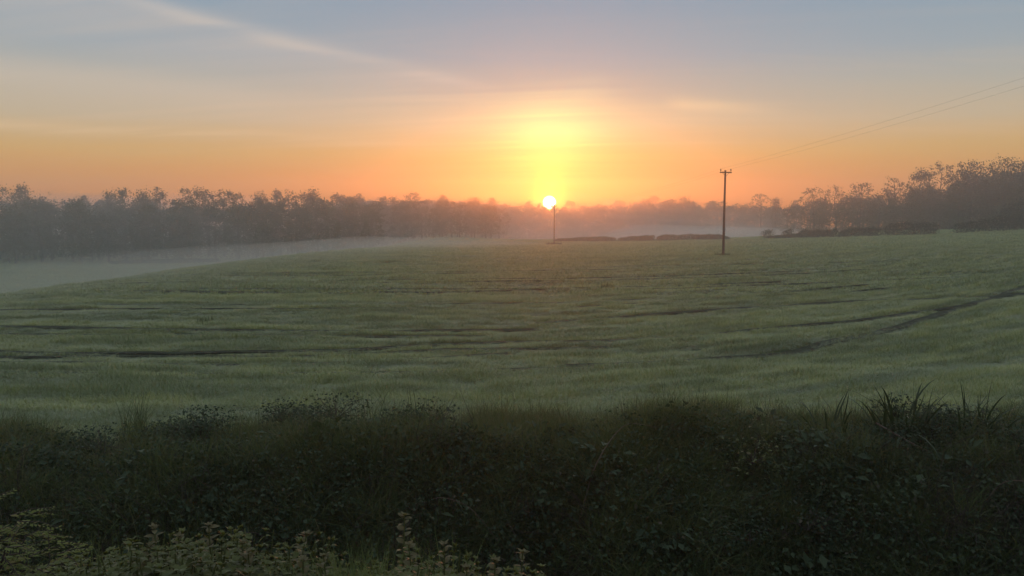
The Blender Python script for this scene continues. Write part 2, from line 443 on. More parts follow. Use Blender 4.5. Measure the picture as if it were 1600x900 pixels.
def tree_arrays(kind, H, W, seed, leaf=.22, dens=1.0, crown_from=None, twigs=True):
    rng = np.random.default_rng(seed)
    prof, clear, nl, nc, spread, lpc = CROWN[kind]
    if crown_from is not None: clear = crown_from
    z0 = H * clear; hc = H - z0; Rr = W / 2
    tr = MB()
    lean = rng.normal(size=2) * .02 * H
    tz = np.linspace(0, 1, 7)
    path = np.stack([lean[0] * tz ** 2 + rng.normal(size=7) * .015 * H * tz, lean[1] * tz ** 2 + rng.normal(size=7) * .015 * H * tz, tz * H * .88], 1)
    r0 = .018 * H
    tr.tube(path, r0 * (1 - tz * .85) + .02, 6)
    at = lambda z: np.array([np.interp(z, path[:, 2], path[:, 0]), np.interp(z, path[:, 2], path[:, 1]), z])
    limbs = []
    for k in range(nl):
        t = (k + .5) / nl; a = k * 2.4 + rng.random()
        zt = z0 + hc * (t * .92 + .04); rr = Rr * prof(t) * (.55 + .25 * rng.random())
        s = at(max(z0 * .75, zt - rr * (.55 + .5 * rng.random())))
        e = at(min(zt, H * .88)) * np.array([1, 1, 0]) + np.array([math.cos(a) * rr, math.sin(a) * rr, zt])
        u = np.linspace(0, 1, 5)[:, None]
        mid = s + (e - s) * u + np.array([0, 0, 1]) * (np.sin(u * math.pi) * -.06 * rr) + rng.normal(size=(5, 3)) * .05 * rr * (u > 0)
        rl = r0 * .42 * (1 - .35 * t)
        tr.tube(mid, np.linspace(rl, rl * .3, 5), 4, False)
        limbs.append((mid, rl))
    L = np.array([m for m, _ in limbs])              # nl,5,3
    pts = []
    for k in range(int(nc * dens)):
        t = rng.random() ** .85; a = rng.random() * 2 * math.pi
        rr = Rr * prof(t) * math.sqrt(.25 + .75 * rng.random())
        c = at(min(z0 + hc * t, H * .88)); p = np.array([c[0] + math.cos(a) * rr, c[1] + math.sin(a) * rr, z0 + hc * t])
        d = ((L[:, 2:] - p) ** 2).sum(2); i, j = np.unravel_index(d.argmin(), d.shape)
        s = L[i, 2 + j]
        m = (s + p) / 2 + rng.normal(size=3) * .12 * np.linalg.norm(p - s)
        rt = max(.012, .02 * H / 18)
        if twigs: tr.tube([s, m, p], [rt * 1.6, rt, rt * .5], 3, False)
        n = max(3, int(lpc * (.5 + rng.random())))
        pts.append(p + rng.normal(size=(n, 3)) * spread * (.6 + .8 * rng.random()) * np.array([1, 1, .7]))
    P = np.vstack(pts)
    V, F = leaf_quads(P, leaf, rng)
    return tr, V, F

TREE_CACHE = {}
def tree(x, y, H, W, kind, label, group, mat, rz=None, seed=0):
    root = empty('tree' if kind not in ('pine', 'cone') else ('pine_tree' if kind == 'pine' else 'conifer_tree'), (x, y, float(height(x, y)) - .1), 0 if rz is None else rz)
    tag(root, label, 'tree', group)
    key = (kind, seed % 3, round(W / H, 1), mat)
    if key not in TREE_CACHE:
        tr, V, F = tree_arrays(kind, 16.0, 16.0 * max(.2, round(W / H, 1)), 100 + seed * 7 + len(TREE_CACHE), leaf=.2)
        tm = tr.mesh('trunk', M['bark']); cm = mesh_from('crown', V, F, M[mat])
        TREE_CACHE[key] = (tm, cm)
    tm, cm = TREE_CACHE[key]
    s = H / 16.0
    for nm, me in (('trunk', tm), ('crown', cm)):
        c = obj(nm, me, root); c.scale = (s, s, s)
    return root

# ------------------------------------------------------------------ trees that stand out
GL, GC, GR, GM = 'trees rising above the western wood', 'trees on the skyline under the sun', 'trees along the eastern rise', 'trees standing in the mist'
TREES = [
    (-144.4, 226, 19.7, 7.5, 'open', 'crown_mid', GL, 'ragged open tree cut by the left edge of the picture'),
    (-136.6, 222, 19.9, 5.5, 'dome', 'crown_dark', GL, 'tallest dome-topped dark tree near the left edge of the skyline'),
    (-134.8, 228, 18.3, 6.5, 'upright', 'crown_mid', GL, 'upright feathery tree just right of the dome-topped tree at far left'),
    (-128.6, 240, 17.9, 4.2, 'airy', 'crown_bud', GL, 'tiny airy tree top alone on the low flat stretch of left skyline'),
    (-116.5, 232, 18.0, 3.6, 'dense', 'crown_dark', GL, 'small dark rounded tree just left of the layered pine'),
    (-110.2, 226, 19.5, 4.6, 'pine', 'crown_dark', GL, 'dark layered pine leaning out above the left wood'),
    (-105.2, 228, 18.7, 5.5, 'dense', 'crown_dark', GL, 'dark bushy tree at the left foot of a pale umbrella-shaped tree'),
    (-106.2, 240, 20.3, 5.0, 'airy', 'crown_bud', GL, 'pale umbrella-shaped tree with see-through crown on left skyline'),
    (-97.3, 236, 20.2, 4.2, 'upright', 'crown_mid', GL, 'slim upright tree standing tall after the gap beside the umbrella-shaped tree'),
    (-92.8, 236, 19.4, 5.0, 'dense', 'crown_mid', GL, 'compact leafy tree between the slim upright tree and the broad oak'),
    (-91.3, 240, 19.6, 3.4, 'airy', 'crown_bud', GL, 'thin twiggy tree top squeezed left of the broad open oak'),
    (-84.1, 232, 19.4, 7.5, 'open', 'crown_mid', GL, 'broad open-branched oak with sky showing through on left skyline'),
    (-82.8, 242, 18.6, 5.6, 'airy', 'crown_bud', GL, 'faint flat-topped tree just right of the broad open oak'),
    (-75.3, 238, 18.5, 6.0, 'dense', 'crown_dark', GL, 'solid dark tree right of the notch in the left skyline'),
    (-74.2, 252, 19.9, 4.8, 'airy', 'crown_mid', GL, 'first and tallest of the row of tall lacy trees above the left wood'),
    (-71.5, 256, 19.8, 4.0, 'upright', 'crown_mid', GL, 'narrow upright tree second in the row of tall lacy trees'),
    (-67.4, 256, 19.6, 5.2, 'airy', 'crown_bud', GL, 'pale flat-topped tree third in the row of tall lacy trees'),
    (-62.4, 252, 19.4, 5.4, 'dense', 'crown_mid', GL, 'fuller rounded tree closing the row of tall lacy trees'),
    (-57.9, 262, 19.0, 5.4, 'airy', 'crown_bud', GL, 'see-through domed tree left of the low smooth crest'),
    (-55.8, 290, 19.4, 4.0, 'airy', 'crown_bud', GC, 'small umbrella tree poking above the low smooth crest'),
    (-47.2, 290, 17.9, 3.0, 'pine', 'crown_dark', GC, 'little spiky pine standing in the dip left of the round oak'),
    (-43.2, 290, 16.4, 3.6, 'dense', 'crown_dark', GC, 'small dark bush-like tree between spiky pine and round oak'),
    (-35.2, 285, 16.7, 8.6, 'open', 'crown_mid', GC, 'large round-headed oak midway between the left edge and the sun'),
    (-25.5, 300, 14.8, 6.0, 'dome', 'crown_mid', GC, 'low domed tree right of the round-headed oak'),
    (-14.4, 305, 15.0, 8.4, 'dense', 'crown_dark', GC, 'wide low tree on skyline left of the rising sun'),
    (-8.0, 310, 15.5, 4.6, 'dome', 'crown_dark', GC, 'small pointed dome tree where the skyline starts falling to the sun'),
    (8.5, 380, 16.3, 5.0, 'dome', 'crown_dark', GC, 'small tree top touching the left glow of the sun'),
    (13.7, 380, 16.4, 4.0, 'airy', 'crown_mid', GC, 'tiny twiggy tree top just left of the sun disc'),
    (28.3, 380, 16.4, 8.0, 'dense', 'crown_dark', GC, 'rounded tree top just right of the sun disc'),
    (50.3, 380, 16.3, 6.5, 'dome', 'crown_dark', GC, 'low domed tree at the start of the hazy rise right of the sun'),
    (63.5, 360, 16.9, 11.5, 'dense', 'crown_mid', GC, 'broad hazy tree on the rise midway between sun and near pole'),
    (75.7, 350, 16.2, 8.5, 'dense', 'crown_mid', GC, 'hazy rounded tree just left of the near utility pole'),
    (93.7, 300, 15.6, 9.0, 'airy', 'crown_bud', GR, 'lone see-through domed tree right of the near utility pole'),
    (92.7, 280, 13.2, 3.0, 'dense', 'crown_dark', GR, 'small dark pointed tree beside the lone domed tree'),
    (89.2, 235, 15.0, 8.5, 'open', 'crown_mid', GR, 'first open-crowned tree at the low left end of the eastern rise'),
    (93.7, 230, 15.2, 7.0, 'airy', 'crown_bud', GR, 'pale thin tree second along the eastern rise'),
    (98.4, 225, 15.8, 9.5, 'open', 'crown_mid', GR, 'wide open-branched tree third along the eastern rise'),
    (103.1, 215, 16.4, 6.5, 'open', 'crown_bud', GR, 'ragged tree with light gaps left of the tall eastern clump'),
    (104.3, 205, 16.4, 9.0, 'dome', 'crown_mid', GR, 'full domed tree leading the tall eastern clump'),
    (114.0, 212, 19.8, 9.5, 'airy', 'crown_bud', GR, 'pale tall tree whose thin crown lets the sky shine through at right'),
    (109.2, 190, 16.2, 11.5, 'dense', 'crown_dark', GR, 'massive dark tree right of the pale see-through tree'),
    (110.8, 180, 16.0, 11.0, 'dense', 'crown_dark', GR, 'tallest dark tree at the right edge of the picture'),
    (-64.3, 205, 10.4, 6.5, 'dense', 'crown_dark', GM, 'round dim tree standing low in the mist below the lacy row'),
    (-59.6, 215, 10.5, 6.4, 'dome', 'crown_dark', GM, 'dim domed tree in the mist left of a pointed one'),
    (-45.0, 205, 9.2, 4.8, 'cone', 'crown_dark', GM, 'dark pointed conifer standing out in the mist left of centre'),
    (-39.2, 212, 8.2, 4.8, 'cone', 'crown_dark', GM, 'fainter pointed conifer right of the dark one in the mist'),
    (-18.4, 268, 11.5, 13, 'dense', 'crown_mid', GM, 'broad hazy tree in the mist left below the sun'),
    (-4.4, 272, 10.6, 9.0, 'dense', 'crown_mid', GM, 'hazy round tree in the mist just below left of the sun'),
]
for k, (x, y, H, W, kind, mat, grp, lab) in enumerate(TREES):
    tree(x, y, H, W, kind, lab, grp, mat, rz=k * 1.7, seed=k)

# ------------------------------------------------------------------ woods that read as one mass
SKY_PX = np.array([(-300, 318), (0, 315), (100, 314), (200, 317), (215, 312), (300, 311), (370, 315), (385, 321), (400, 310), (540, 309), (560, 309), (600, 315), (700, 313), (800, 319),
                   (858, 323), (910, 322), (960, 319), (1020, 312), (1110, 313), (1150, 318), (1230, 325), (1242, 316), (1280, 308), (1345, 303), (1400, 303), (1440, 290),
                   (1485, 292), (1500, 270), (1600, 260), (1900, 245)], float)
_bear = np.degrees(np.arctan((SKY_PX[:, 0] - 800) / 1240)); _elev = (330 - SKY_PX[:, 1]) / 1240   # bearing of the wood's outline and its rise
def wood(name, label, spots, mat, seed, lo=.74):
    rng = np.random.default_rng(seed)
    protos = []
    for k in range(5):
        tr, V, F = tree_arrays(['dense', 'dome', 'dense', 'open', 'dense'][k], 16.0, [7.5, 7, 9, 8, 6.5][k], seed * 10 + k, leaf=.28, dens=.60, crown_from=.10, twigs=False)
        tv, tf = tr.arrays(); protos.append((tv, tf, V, F))
    TV, TF, CV, CF = [], [], [], []; nt = ncv = 0
    for (x, y) in spots:
        b = math.degrees(math.atan2(x, y)); e = np.interp(b, _bear, _elev)
        g = float(height(x, y)); dist = y
        H = (EYE + e * dist - g) * (lo + (1.03 - lo) * rng.random())
        if H < 3: continue
        tv, tf, V, F = protos[rng.integers(5)]
        a = rng.random() * 6.28; c, s = math.cos(a), math.sin(a); k = H / 16; w = k * (.9 + .35 * rng.random())
        Rm = np.array([[c * w, -s * w, 0], [s * w, c * w, 0], [0, 0, k]])
        TV.append(tv @ Rm.T + (x, y, g - .1)); TF.append(tf + nt); nt += len(tv)
        CV.append(V @ Rm.T + (x, y, g - .1)); CF.append(F + ncv); ncv += len(V)
    V = np.vstack(TV + CV); F = np.vstack(TF + [f + nt for f in CF])
    me = bpy.data.meshes.new(name); fast_mesh(me, V, F)
    me.materials.append(M['bark']); me.materials.append(M[mat])
    mi = np.zeros(len(F), np.int32); mi[sum(len(f) for f in TF):] = 1
    me.polygons.foreach_set('material_index', mi); me.update()
    return tag(obj(name, me), label, 'wood', kind='stuff')
def spots(x0, x1, y0, y1, step, seed, f=None):
    rng = np.random.default_rng(seed); r = []
    for yy in np.arange(y0, y1, step):
        for xx in np.arange(x0, x1, step):
            x = xx + rng.uniform(-.45, .45) * step; y = yy + rng.uniform(-.45, .45) * step
            if f is None or f(x, y): r.append((x, y))
    return r
wood('wood', 'dense dim wood filling the valley side on the left', spots(-235, -42, 201, 245, 6.2, 1, lambda x, y: y > 201 + .55 * max(0, x + 100)), 'crown_dark', 1)
wood('wood', 'thinner hazy wood linking the left wood to the far one', spots(-66, -4, 258, 306, 7.0, 7), 'crown_dark', 7)
wood('wood', 'far hazy wood closing the valley below the sun', spots(-70, 125, 330, 362, 6.3, 2), 'crown_dark', 2)
wood('wood', 'dusky wood climbing the rise on the right', spots(86, 165, 168, 270, 7.0, 3, lambda x, y: x > 84 + .12 * (300 - y) and x < .80 * y and x < 84 + .12 * (300 - y) + 48), 'crown_mid', 3)
# ------------------------------------------------------------------ hedges
def hedge(name, prof, label, cat, group, seed, mat='hedge', leaf=.10, width=1.6, dens=480, gz=0.0):
    rng = np.random.default_rng(seed)
    prof = np.array(prof, float); c = prof[:, :2].mean(0)
    root = empty(name, (c[0], c[1], float(height(c[0], c[1])) - .05)); tag(root, label, cat, group)
    seg = np.r_[0, np.cumsum(np.linalg.norm(np.diff(prof[:, :2], axis=0), axis=1))]
    L = seg[-1]; n = int(L * dens)
    s = rng.random(n) * L
    x = np.interp(s, seg, prof[:, 0]); y = np.interp(s, seg, prof[:, 1]); hh = np.interp(s, seg, prof[:, 2])
    hh = hh * (.66 + .46 * fbm(s * .33, s * 0 + seed, seed, 3) + .22 * rng.random(n) ** 2)
    u = rng.random(n) ** .8; a = rng.random(n) * 6.28; rr = np.sqrt(rng.random(n)) * width / 2 * np.sqrt(np.clip(1.02 - u ** 3, 0.05, 1))
    P = np.stack([x + np.cos(a) * rr, y + np.sin(a) * rr, height(x, y) + u * hh], 1) - np.array(root.location)
    V, F = leaf_quads(P, leaf, rng)
    obj('foliage', mesh_from('foliage', V, F, M[mat]), root)
    st = MB()
    for k in range(max(3, int(L * 1.2))):
        q = rng.random() * L; bx = np.interp(q, seg, prof[:, 0]); by = np.interp(q, seg, prof[:, 1]); bh = np.interp(q, seg, prof[:, 2]) * .85
        p0 = np.array([bx, by, float(height(bx, by)) - .05]) - np.array(root.location)
        st.tube([p0, p0 + (rng.normal() * .1, rng.normal() * .1, bh * .5), p0 + (rng.normal() * .25, rng.normal() * .25, bh)], [.05, .035, .012], 4, False)
    tag(obj('stems', st.mesh('stems', M['bark']), root), kind='stuff')
    return root
GH = 'field hedges'
hedge('hedge', [(11.5, 210, .7), (17.2, 213.8, 1.0), (22.0, 211.5, 1.3), (27.0, 209, .9)], 'thin low hazy hedge just right of the distant pole', 'hedge', GH, 11)
hedge('hedge', [(28.2, 208.6, .8), (31.9, 207, 1.3), (36.0, 202, 1.5)], 'short hazy hedge midway between the two poles', 'hedge', GH, 21)
hedge('hedge', [(36.8, 201, 1.0), (38.6, 200, 1.7), (45.5, 194.8, 1.2), (48.7, 189, 1.2), (50.5, 186, .6)], 'hazy hedge with one taller bump ending at the near pole', 'hedge', GH, 22)
hedge('hedge', [(57.6, 178, .5), (60.1, 175, .8), (62, 172, .9)], 'low gappy hedge bottom between two round bushes', 'hedge', GH, 12)
hedge('bush', [(56.8, 179.5, 1.6), (58.4, 179, 2.2)], 'leftmost round bush of the right-hand hedge line', 'bush', GH, 13, width=2.2)
hedge('bush', [(60.0, 175.5, 1.7), (61.2, 174.4, 2.3)], 'second round bush, just left of a small gap in hedge line', 'bush', GH, 14, width=2.0)
hedge('hedge', [(61.4, 170.5, 1.2), (62.2, 168.5, 2.1), (63.0, 166, 1.5), (65.4, 160, 1.7)], 'short hedge rising to a peak at its left end', 'hedge', GH, 15)
hedge('hedge', [(64.8, 157, .9), (65.2, 155, 1.8), (67.2, 151.8, 1.8), (69.0, 149.3, 1.8)], 'middle block of the right-hand hedge line between two gaps', 'hedge', GH, 16)
hedge('hedge', [(69.2, 148.2, 1.5), (70.2, 147.4, 2.1), (72.0, 144, 2.3), (73.0, 141.2, 2.2), (74.2, 139, 1.9)], 'taller dark hedge block before the gateway gap at right', 'hedge', GH, 17, width=1.8)
hedge('hedge', [(76.2, 136.8, 1.8), (78.6, 134.8, 1.9), (81.7, 133, 2.3), (85, 131, 2.8), (95, 127, 3.2)], 'dark hedge running out of the right edge of the picture', 'hedge', GH, 18, width=2.0)
hedge('hedge', [(-100, 197.7, .7), (-92.2, 200.2, 1.2), (-83.5, 202.6, 1.2), (-76.9, 207.8, .8)], 'faint hedge line down in the misty left valley', 'hedge', GH, 19)
hedge('bush', [(92.5, 150, 4.2), (97, 148, 5.2)], 'tall dark bush behind the hedge at the right edge', 'bush', GH, 20, width=4, dens=400, leaf=.2)

# ------------------------------------------------------------------ utility poles and wires
def pole(x, y, H, label, rz):
    g = float(height(x, y))
    root = empty('utility_pole', (x, y, g), rz); tag(root, label, 'utility pole', 'poles of the overhead line')
    m = MB(); z = np.linspace(-.3, H, 9); m.tube(np.stack([z * 0 + .004 * np.sin(z), z * 0, z], 1), np.linspace(.135, .09, 9), 12)
    obj('shaft', m.mesh('shaft', M['pole_wood'], True), root)
    m = MB(); m.tube([(-.60, -.14, H - .22), (.60, -.14, H - .22)], .062, 4); ca = obj('crossarm', m.mesh('crossarm', M['pole_wood']), root)
    tops = []
    for sx in (-.52, .52):
        m = MB(); m.tube([(sx, -.14, H - .17), (sx, -.14, H - .02)], .016, 6)
        obj('pin', m.mesh('pin', M['steel']), ca)
        m = MB(); zz = np.array([-.04, .0, .02, .05, .07, .10, .13, .16]); rr = np.array([.05, .075, .05, .07, .045, .06, .05, .02])
        m.tube(np.stack([zz * 0 + sx, zz * 0 - .14, zz + H - .02], 1), rr, 10)
        obj('insulator', m.mesh('insulator', M['ceramic'], True), root)
        c, s = math.cos(rz), math.sin(rz)
        tops.append(Vector((x + sx * c + .14 * s, y + sx * s - .14 * c, g + H + .13)))
    m = MB()
    for sx in (-1, 1): m.tube([(sx * .34, -.14, H - .26), (0, -.13, H - .62)], .018, 4)
    obj('brace', m.mesh('brace', M['steel']), root)
    m = MB(); m.tube([(.0, -.115, H - .9), (.0, -.16, 1.5), (.0, -.165, 0)], .012, 4); obj('earth_cable', m.mesh('earth_cable', M['wire']), root)
    me = box_mesh('warning_plate', (-.09, -.165, 2.55), (.09, -.15, 2.8), M['steel']); obj('number_plate', me, root)
    return tops
PRZ = math.atan2(11.0, 105.0)
tA = pole(21.3, 80.0, 8.55, 'near brown wooden utility pole with short crossarm standing in the crop', PRZ)
tB = pole(9.2, 173.5, 8.6, 'distant utility pole standing in haze directly below the sun', PRZ)
t0 = pole(32.6, -24.0, 9.5, 'utility pole behind the viewer up the slope', PRZ)
tC = [Vector((-2.3, 270.0, 5.2)), Vector((-1.3, 270.0, 5.2))]
def wire(a, b, sag, label):
    u = np.linspace(0, 1, 41)[:, None]; a = np.array(a); b = np.array(b)
    p = a + (b - a) * u; p[:, 2] -= 4 * sag * (u * (1 - u))[:, 0]
    m = MB(); m.tube(p, .0038, 4)
    tag(obj('overhead_wire', m.mesh('overhead_wire', M['wire'])), label, 'wire', 'overhead line wires')
wire(t0[0], tA[0], 1.0, 'upper of two thin wires climbing from the near pole to the right edge')
wire(t0[1], tA[1], 1.1, 'lower of two thin wires climbing from the near pole to the right edge')
wire(tA[0], tB[0], 1.1, 'left thin wire sagging from near pole toward the distant pole')
wire(tA[1], tB[1], 1.1, 'right thin wire sagging from near pole toward the distant pole')

# ------------------------------------------------------------------ scattered cover (grass, crop, undergrowth): points carry instances
def scatter(name, label, cat, P, rot, scl, idx, variants):
    me = bpy.data.meshes.new(name)
    P = np.ascontiguousarray(P, np.float32); me.vertices.add(len(P)); me.vertices.foreach_set('co', P.ravel())
    a = me.attributes.new('rot', 'FLOAT_VECTOR', 'POINT'); a.data.foreach_set('vector', np.ascontiguousarray(rot, np.float32).ravel())
    a = me.attributes.new('scl', 'FLOAT_VECTOR', 'POINT'); a.data.foreach_set('vector', np.ascontiguousarray(scl, np.float32).ravel())
    a = me.attributes.new('idx', 'INT', 'POINT'); a.data.foreach_set('value', np.ascontiguousarray(idx, np.int32))
    o = obj(name, me)
    ng = bpy.data.node_groups.new(name, 'GeometryNodeTree')
    ng.interface.new_socket('Geometry', in_out='INPUT', socket_type='NodeSocketGeometry')
    ng.interface.new_socket('Geometry', in_out='OUTPUT', socket_type='NodeSocketGeometry')
    gi = ng.nodes.new('NodeGroupInput'); go = ng.nodes.new('NodeGroupOutput'); jn = ng.nodes.new('GeometryNodeJoinGeometry')
    def attr(nm, ty):
        n = ng.nodes.new('GeometryNodeInputNamedAttribute'); n.data_type = ty; n.inputs['Name'].default_value = nm
        return n.outputs['Attribute']
    ar, asc, ai = attr('rot', 'FLOAT_VECTOR'), attr('scl', 'FLOAT_VECTOR'), attr('idx', 'INT')
    for k, v in enumerate(variants):
        ip = ng.nodes.new('GeometryNodeInstanceOnPoints'); oi = ng.nodes.new('GeometryNodeObjectInfo'); oi.inputs['Object'].default_value = v
        cp = ng.nodes.new('FunctionNodeCompare'); cp.data_type = 'INT'; cp.operation = 'EQUAL'
        ng.links.new(ai, [i for i in cp.inputs if i.enabled and i.type == 'INT'][0]); [i for i in cp.inputs if i.enabled and i.type == 'INT'][1].default_value = k
        ng.links.new(gi.outputs[0], ip.inputs['Points']); ng.links.new(cp.outputs[0], ip.inputs['Selection'])
        ng.links.new(oi.outputs['Geometry'], ip.inputs['Instance'])
        ng.links.new(ar, ip.inputs['Rotation']); ng.links.new(asc, ip.inputs['Scale'])
        ng.links.new(ip.outputs[0], jn.inputs[0])
    ng.links.new(jn.outputs[0], go.inputs[0])
    md = o.modifiers.new('scatter', 'NODES'); md.node_group = ng
    return tag(o, label, cat, kind='stuff')

def blades(n, r, hgt, wid, bend, rng, segs=3, vary=.35):
    V, F = [], []
    for k in range(n):
        a = rng.random() * 6.28; q = r * math.sqrt(rng.random()); b = np.array([math.cos(a) * q, math.sin(a) * q, -.03])
        hh = hgt * (1 - vary + 2 * vary * rng.random() * .9); d = rng.random() * 6.28
        dv = np.array([math.cos(d), math.sin(d), 0]); sd = np.array([-dv[1], dv[0], 0]) * wid * (.7 + .6 * rng.random())
        bb = bend * (.3 + 1.2 * rng.random())
        o = len(V)
        for i in range(segs + 1):
            t = i / segs; c = b + dv * bb * hh * t * t + np.array([0, 0, hh * (t - .35 * bb * t * t)])
            w = sd * (1 - t ** 1.6) * .5 + sd * .03
            V += [c - w, c + w]
        for i in range(segs): F.append((o + 2 * i, o + 2 * i + 1, o + 2 * i + 3, o + 2 * i + 2))
    return np.array(V), np.array(F)
def variant(name, V, F, mat):
    return obj(name, mesh_from(name, V, F, M[mat]), link=False)

# ------------------------------------------------------------------ crop with wheel tracks
TRACKS = [   # (width, [x, y ...]) wheel marks left by the sprayer and gaps in the drilling
    (.42, [(-34, 42.5), (-23.3, 41.9), (-13.6, 41.2), (-8.8, 40.9), (-3.3, 41.2), (2.3, 42.6), (9.4, 43.7), (12.3, 45.0), (15.5, 45.4), (30, 49)]),
    (.36, [(-34, 44.4), (-23.3, 43.7), (-13.6, 43.0), (-3.3, 43.0), (9.4, 45.5), (16, 47.2)]),
    (.4, [(-30, 54.0), (-18.5, 54.2), (-11.7, 54.2), (-3.5, 54.8), (8, 56.5)]), (.4, [(-30, 56.0), (-18.5, 56.2), (-3.5, 56.8), (8, 58.5)]),
    (.7, [(6, 62.8), (12.3, 63.4), (28.8, 62.9), (36.3, 66.1), (43.7, 67.7), (60, 70)]), (.6, [(12.3, 65.4), (28.8, 65), (43.7, 70)]),
    (.42, [(-24, 28.9), (-18.8, 28.8), (-12.3, 28.3), (-6.2, 28.3), (-3.8, 28.3), (.8, 28.5)]), (.5, [(1.0, 30.0), (2.0, 30.5), (7.0, 32.5), (13.5, 35.3), (16.6, 36.2), (25, 38)]),
    (.42, [(-24, 27.4), (-17.8, 27.3), (-11.5, 27.3), (-5.9, 27.0), (-1, 27.2)]),
    (.42, [(-20, 24.4), (-15.7, 24.1), (-10.3, 23.7), (-5.3, 24.3), (-3.4, 24.9), (.3, 25.8), (3.5, 26.1), (5.8, 26.6), (12.3, 29.2), (14.7, 30.8), (20, 34)]),
    (.36, [(-20, 23.4), (-15.1, 23.2), (-9.5, 23.2), (-6.6, 23.2), (-5.1, 23.6), (-2.0, 24.3), (.5, 24.3), (3, 24.6)]),
    (.36, [(-19, 22.5), (-14.6, 22.3), (-8.9, 21.7), (-4.8, 22.1), (-1.9, 23.0), (-.1, 23.4)]),
    (.48, [(1.5, 21.2), (2.3, 21.4), (4.8, 22.3), (7.6, 23.3), (8.8, 23.9), (10.3, 25.0), (12.2, 26.4), (16.3, 30.5), (19.1, 33.2), (22.2, 36.5), (26.3, 40.6), (34, 48)]),
    (.30, [(-26, 34.2), (-10, 33.6), (2, 34.5), (12, 38), (20, 42)]), (.30, [(-28, 36.0), (-10, 35.4), (2, 36.3), (12, 40), (20, 44)]),
    (.32, [(-36, 48.2), (-12, 47.6), (4, 48.6), (20, 53), (32, 58)]), (.32, [(-36, 50.2), (-12, 49.6), (4, 50.6), (20, 55)]),
    (.40, [(-40, 68), (-10, 67), (10, 68), (30, 73)]), (.40, [(-40, 78), (-10, 77), (12, 78), (40, 83)]), (.28, [(-15, 20.3), (-8, 20.0), (-2, 20.3), (2, 20.9)]),
]
def track_d(x, y):
    """how deep in a wheel mark a point lies, 0 none .. 1 middle"""
    w = np.zeros_like(x)
    wob = (fbm(x * .35, y * .35, 31) - .5) * .35
    for wd, p in TRACKS:
        p = np.array(p, float)
        brk = .55 + .45 * sst((fbm(x * .22 + 7 * wd, y * .05, int(wd * 100)) - .25) / .15)
        for a, b in zip(p[:-1], p[1:]):
            d = b - a; t = np.clip(((x - a[0]) * d[0] + (y - a[1]) * d[1]) / (d @ d), 0, 1)
            q = np.hypot(x - a[0] - t * d[0], y - a[1] - t * d[1] + wob)
            w = np.maximum(w, sst(1.35 - q / (wd * .9)) * brk)
    return w
def crop_points(y0, y1, step, rng):
    pts = []
    for yy in np.arange(y0, y1, step):
        hw = .70 * yy + 4
        xx = np.arange(-hw, min(hw, 92), step)
        pts.append(np.stack([xx, np.full_like(xx, yy)], 1))
    p = np.vstack(pts) + rng.uniform(-.5, .5, size=(sum(map(len, pts)), 2)) * step
    x, y = p.T
    lim = np.interp(x, [-60, 10, 48, 62, 72, 95], [240, 213, 189, 170, 142, 126])
    ok = (y > edge_y(x) + 1.6 * (fbm(x * .6, y * .6, 49) - .6) - .5 * rng.random(len(x))) & (y < lim)
    return p[ok]
def build_crop():
    rng = np.random.default_rng(5)
    vs = []
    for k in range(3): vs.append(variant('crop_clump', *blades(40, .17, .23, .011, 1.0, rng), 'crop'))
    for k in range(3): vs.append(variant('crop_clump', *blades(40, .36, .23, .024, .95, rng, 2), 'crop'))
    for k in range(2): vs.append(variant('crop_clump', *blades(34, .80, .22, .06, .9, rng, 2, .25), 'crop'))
    P, I, Sc, Rt = [], [], [], []
    for (y0, y1, st, lo, n) in ((12.0, 40, .135, 0, 3), (40, 92, .36, 3, 3), (92, 240, .85, 6, 2)):
        p = crop_points(y0, y1, st, rng); x, y = p.T
        tr = track_d(x, y)
        v = y - np.where(x > 0, .25 * x + .012 * x ** 2, 0)          # drill rows run across and bend away at the right
        big = fbm(x * .07, v * .42, 41, 3); fine = fbm(x * .22, v * 2.3, 43, 3); lump = fbm(x * .9, v * 1.6, 47, 3)
        hs = .30 + .80 * big + 1.1 * (fine - .5) + 1.2 * (lump - .45)
        hs *= 1 - .85 * tr
        hs = np.maximum(hs, .12)
        keep = rng.random(len(x)) > .95 * tr
        p, hs = p[keep], hs[keep]; x, y = p.T
        P.append(np.stack([x, y, height(x, y) - .02], 1)); I.append(lo + rng.integers(0, n, len(x)))
        w = .8 + .4 * rng.random(len(x)); Sc.append(np.stack([w, w, hs * 1.15], 1))
        Rt.append(np.stack([rng.normal(size=len(x)) * .10, rng.normal(size=len(x)) * .10 + .05, rng.random(len(x)) * 6.28], 1))
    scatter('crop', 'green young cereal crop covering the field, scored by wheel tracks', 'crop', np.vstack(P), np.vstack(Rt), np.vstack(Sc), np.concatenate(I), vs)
    print('crop', sum(map(len, P)))
build_crop()
M['track_soil'] = plain_mat('track_soil', (.030, .030, .017, 1), (.055, .065, .028, 1), 2.5, .95, .5)
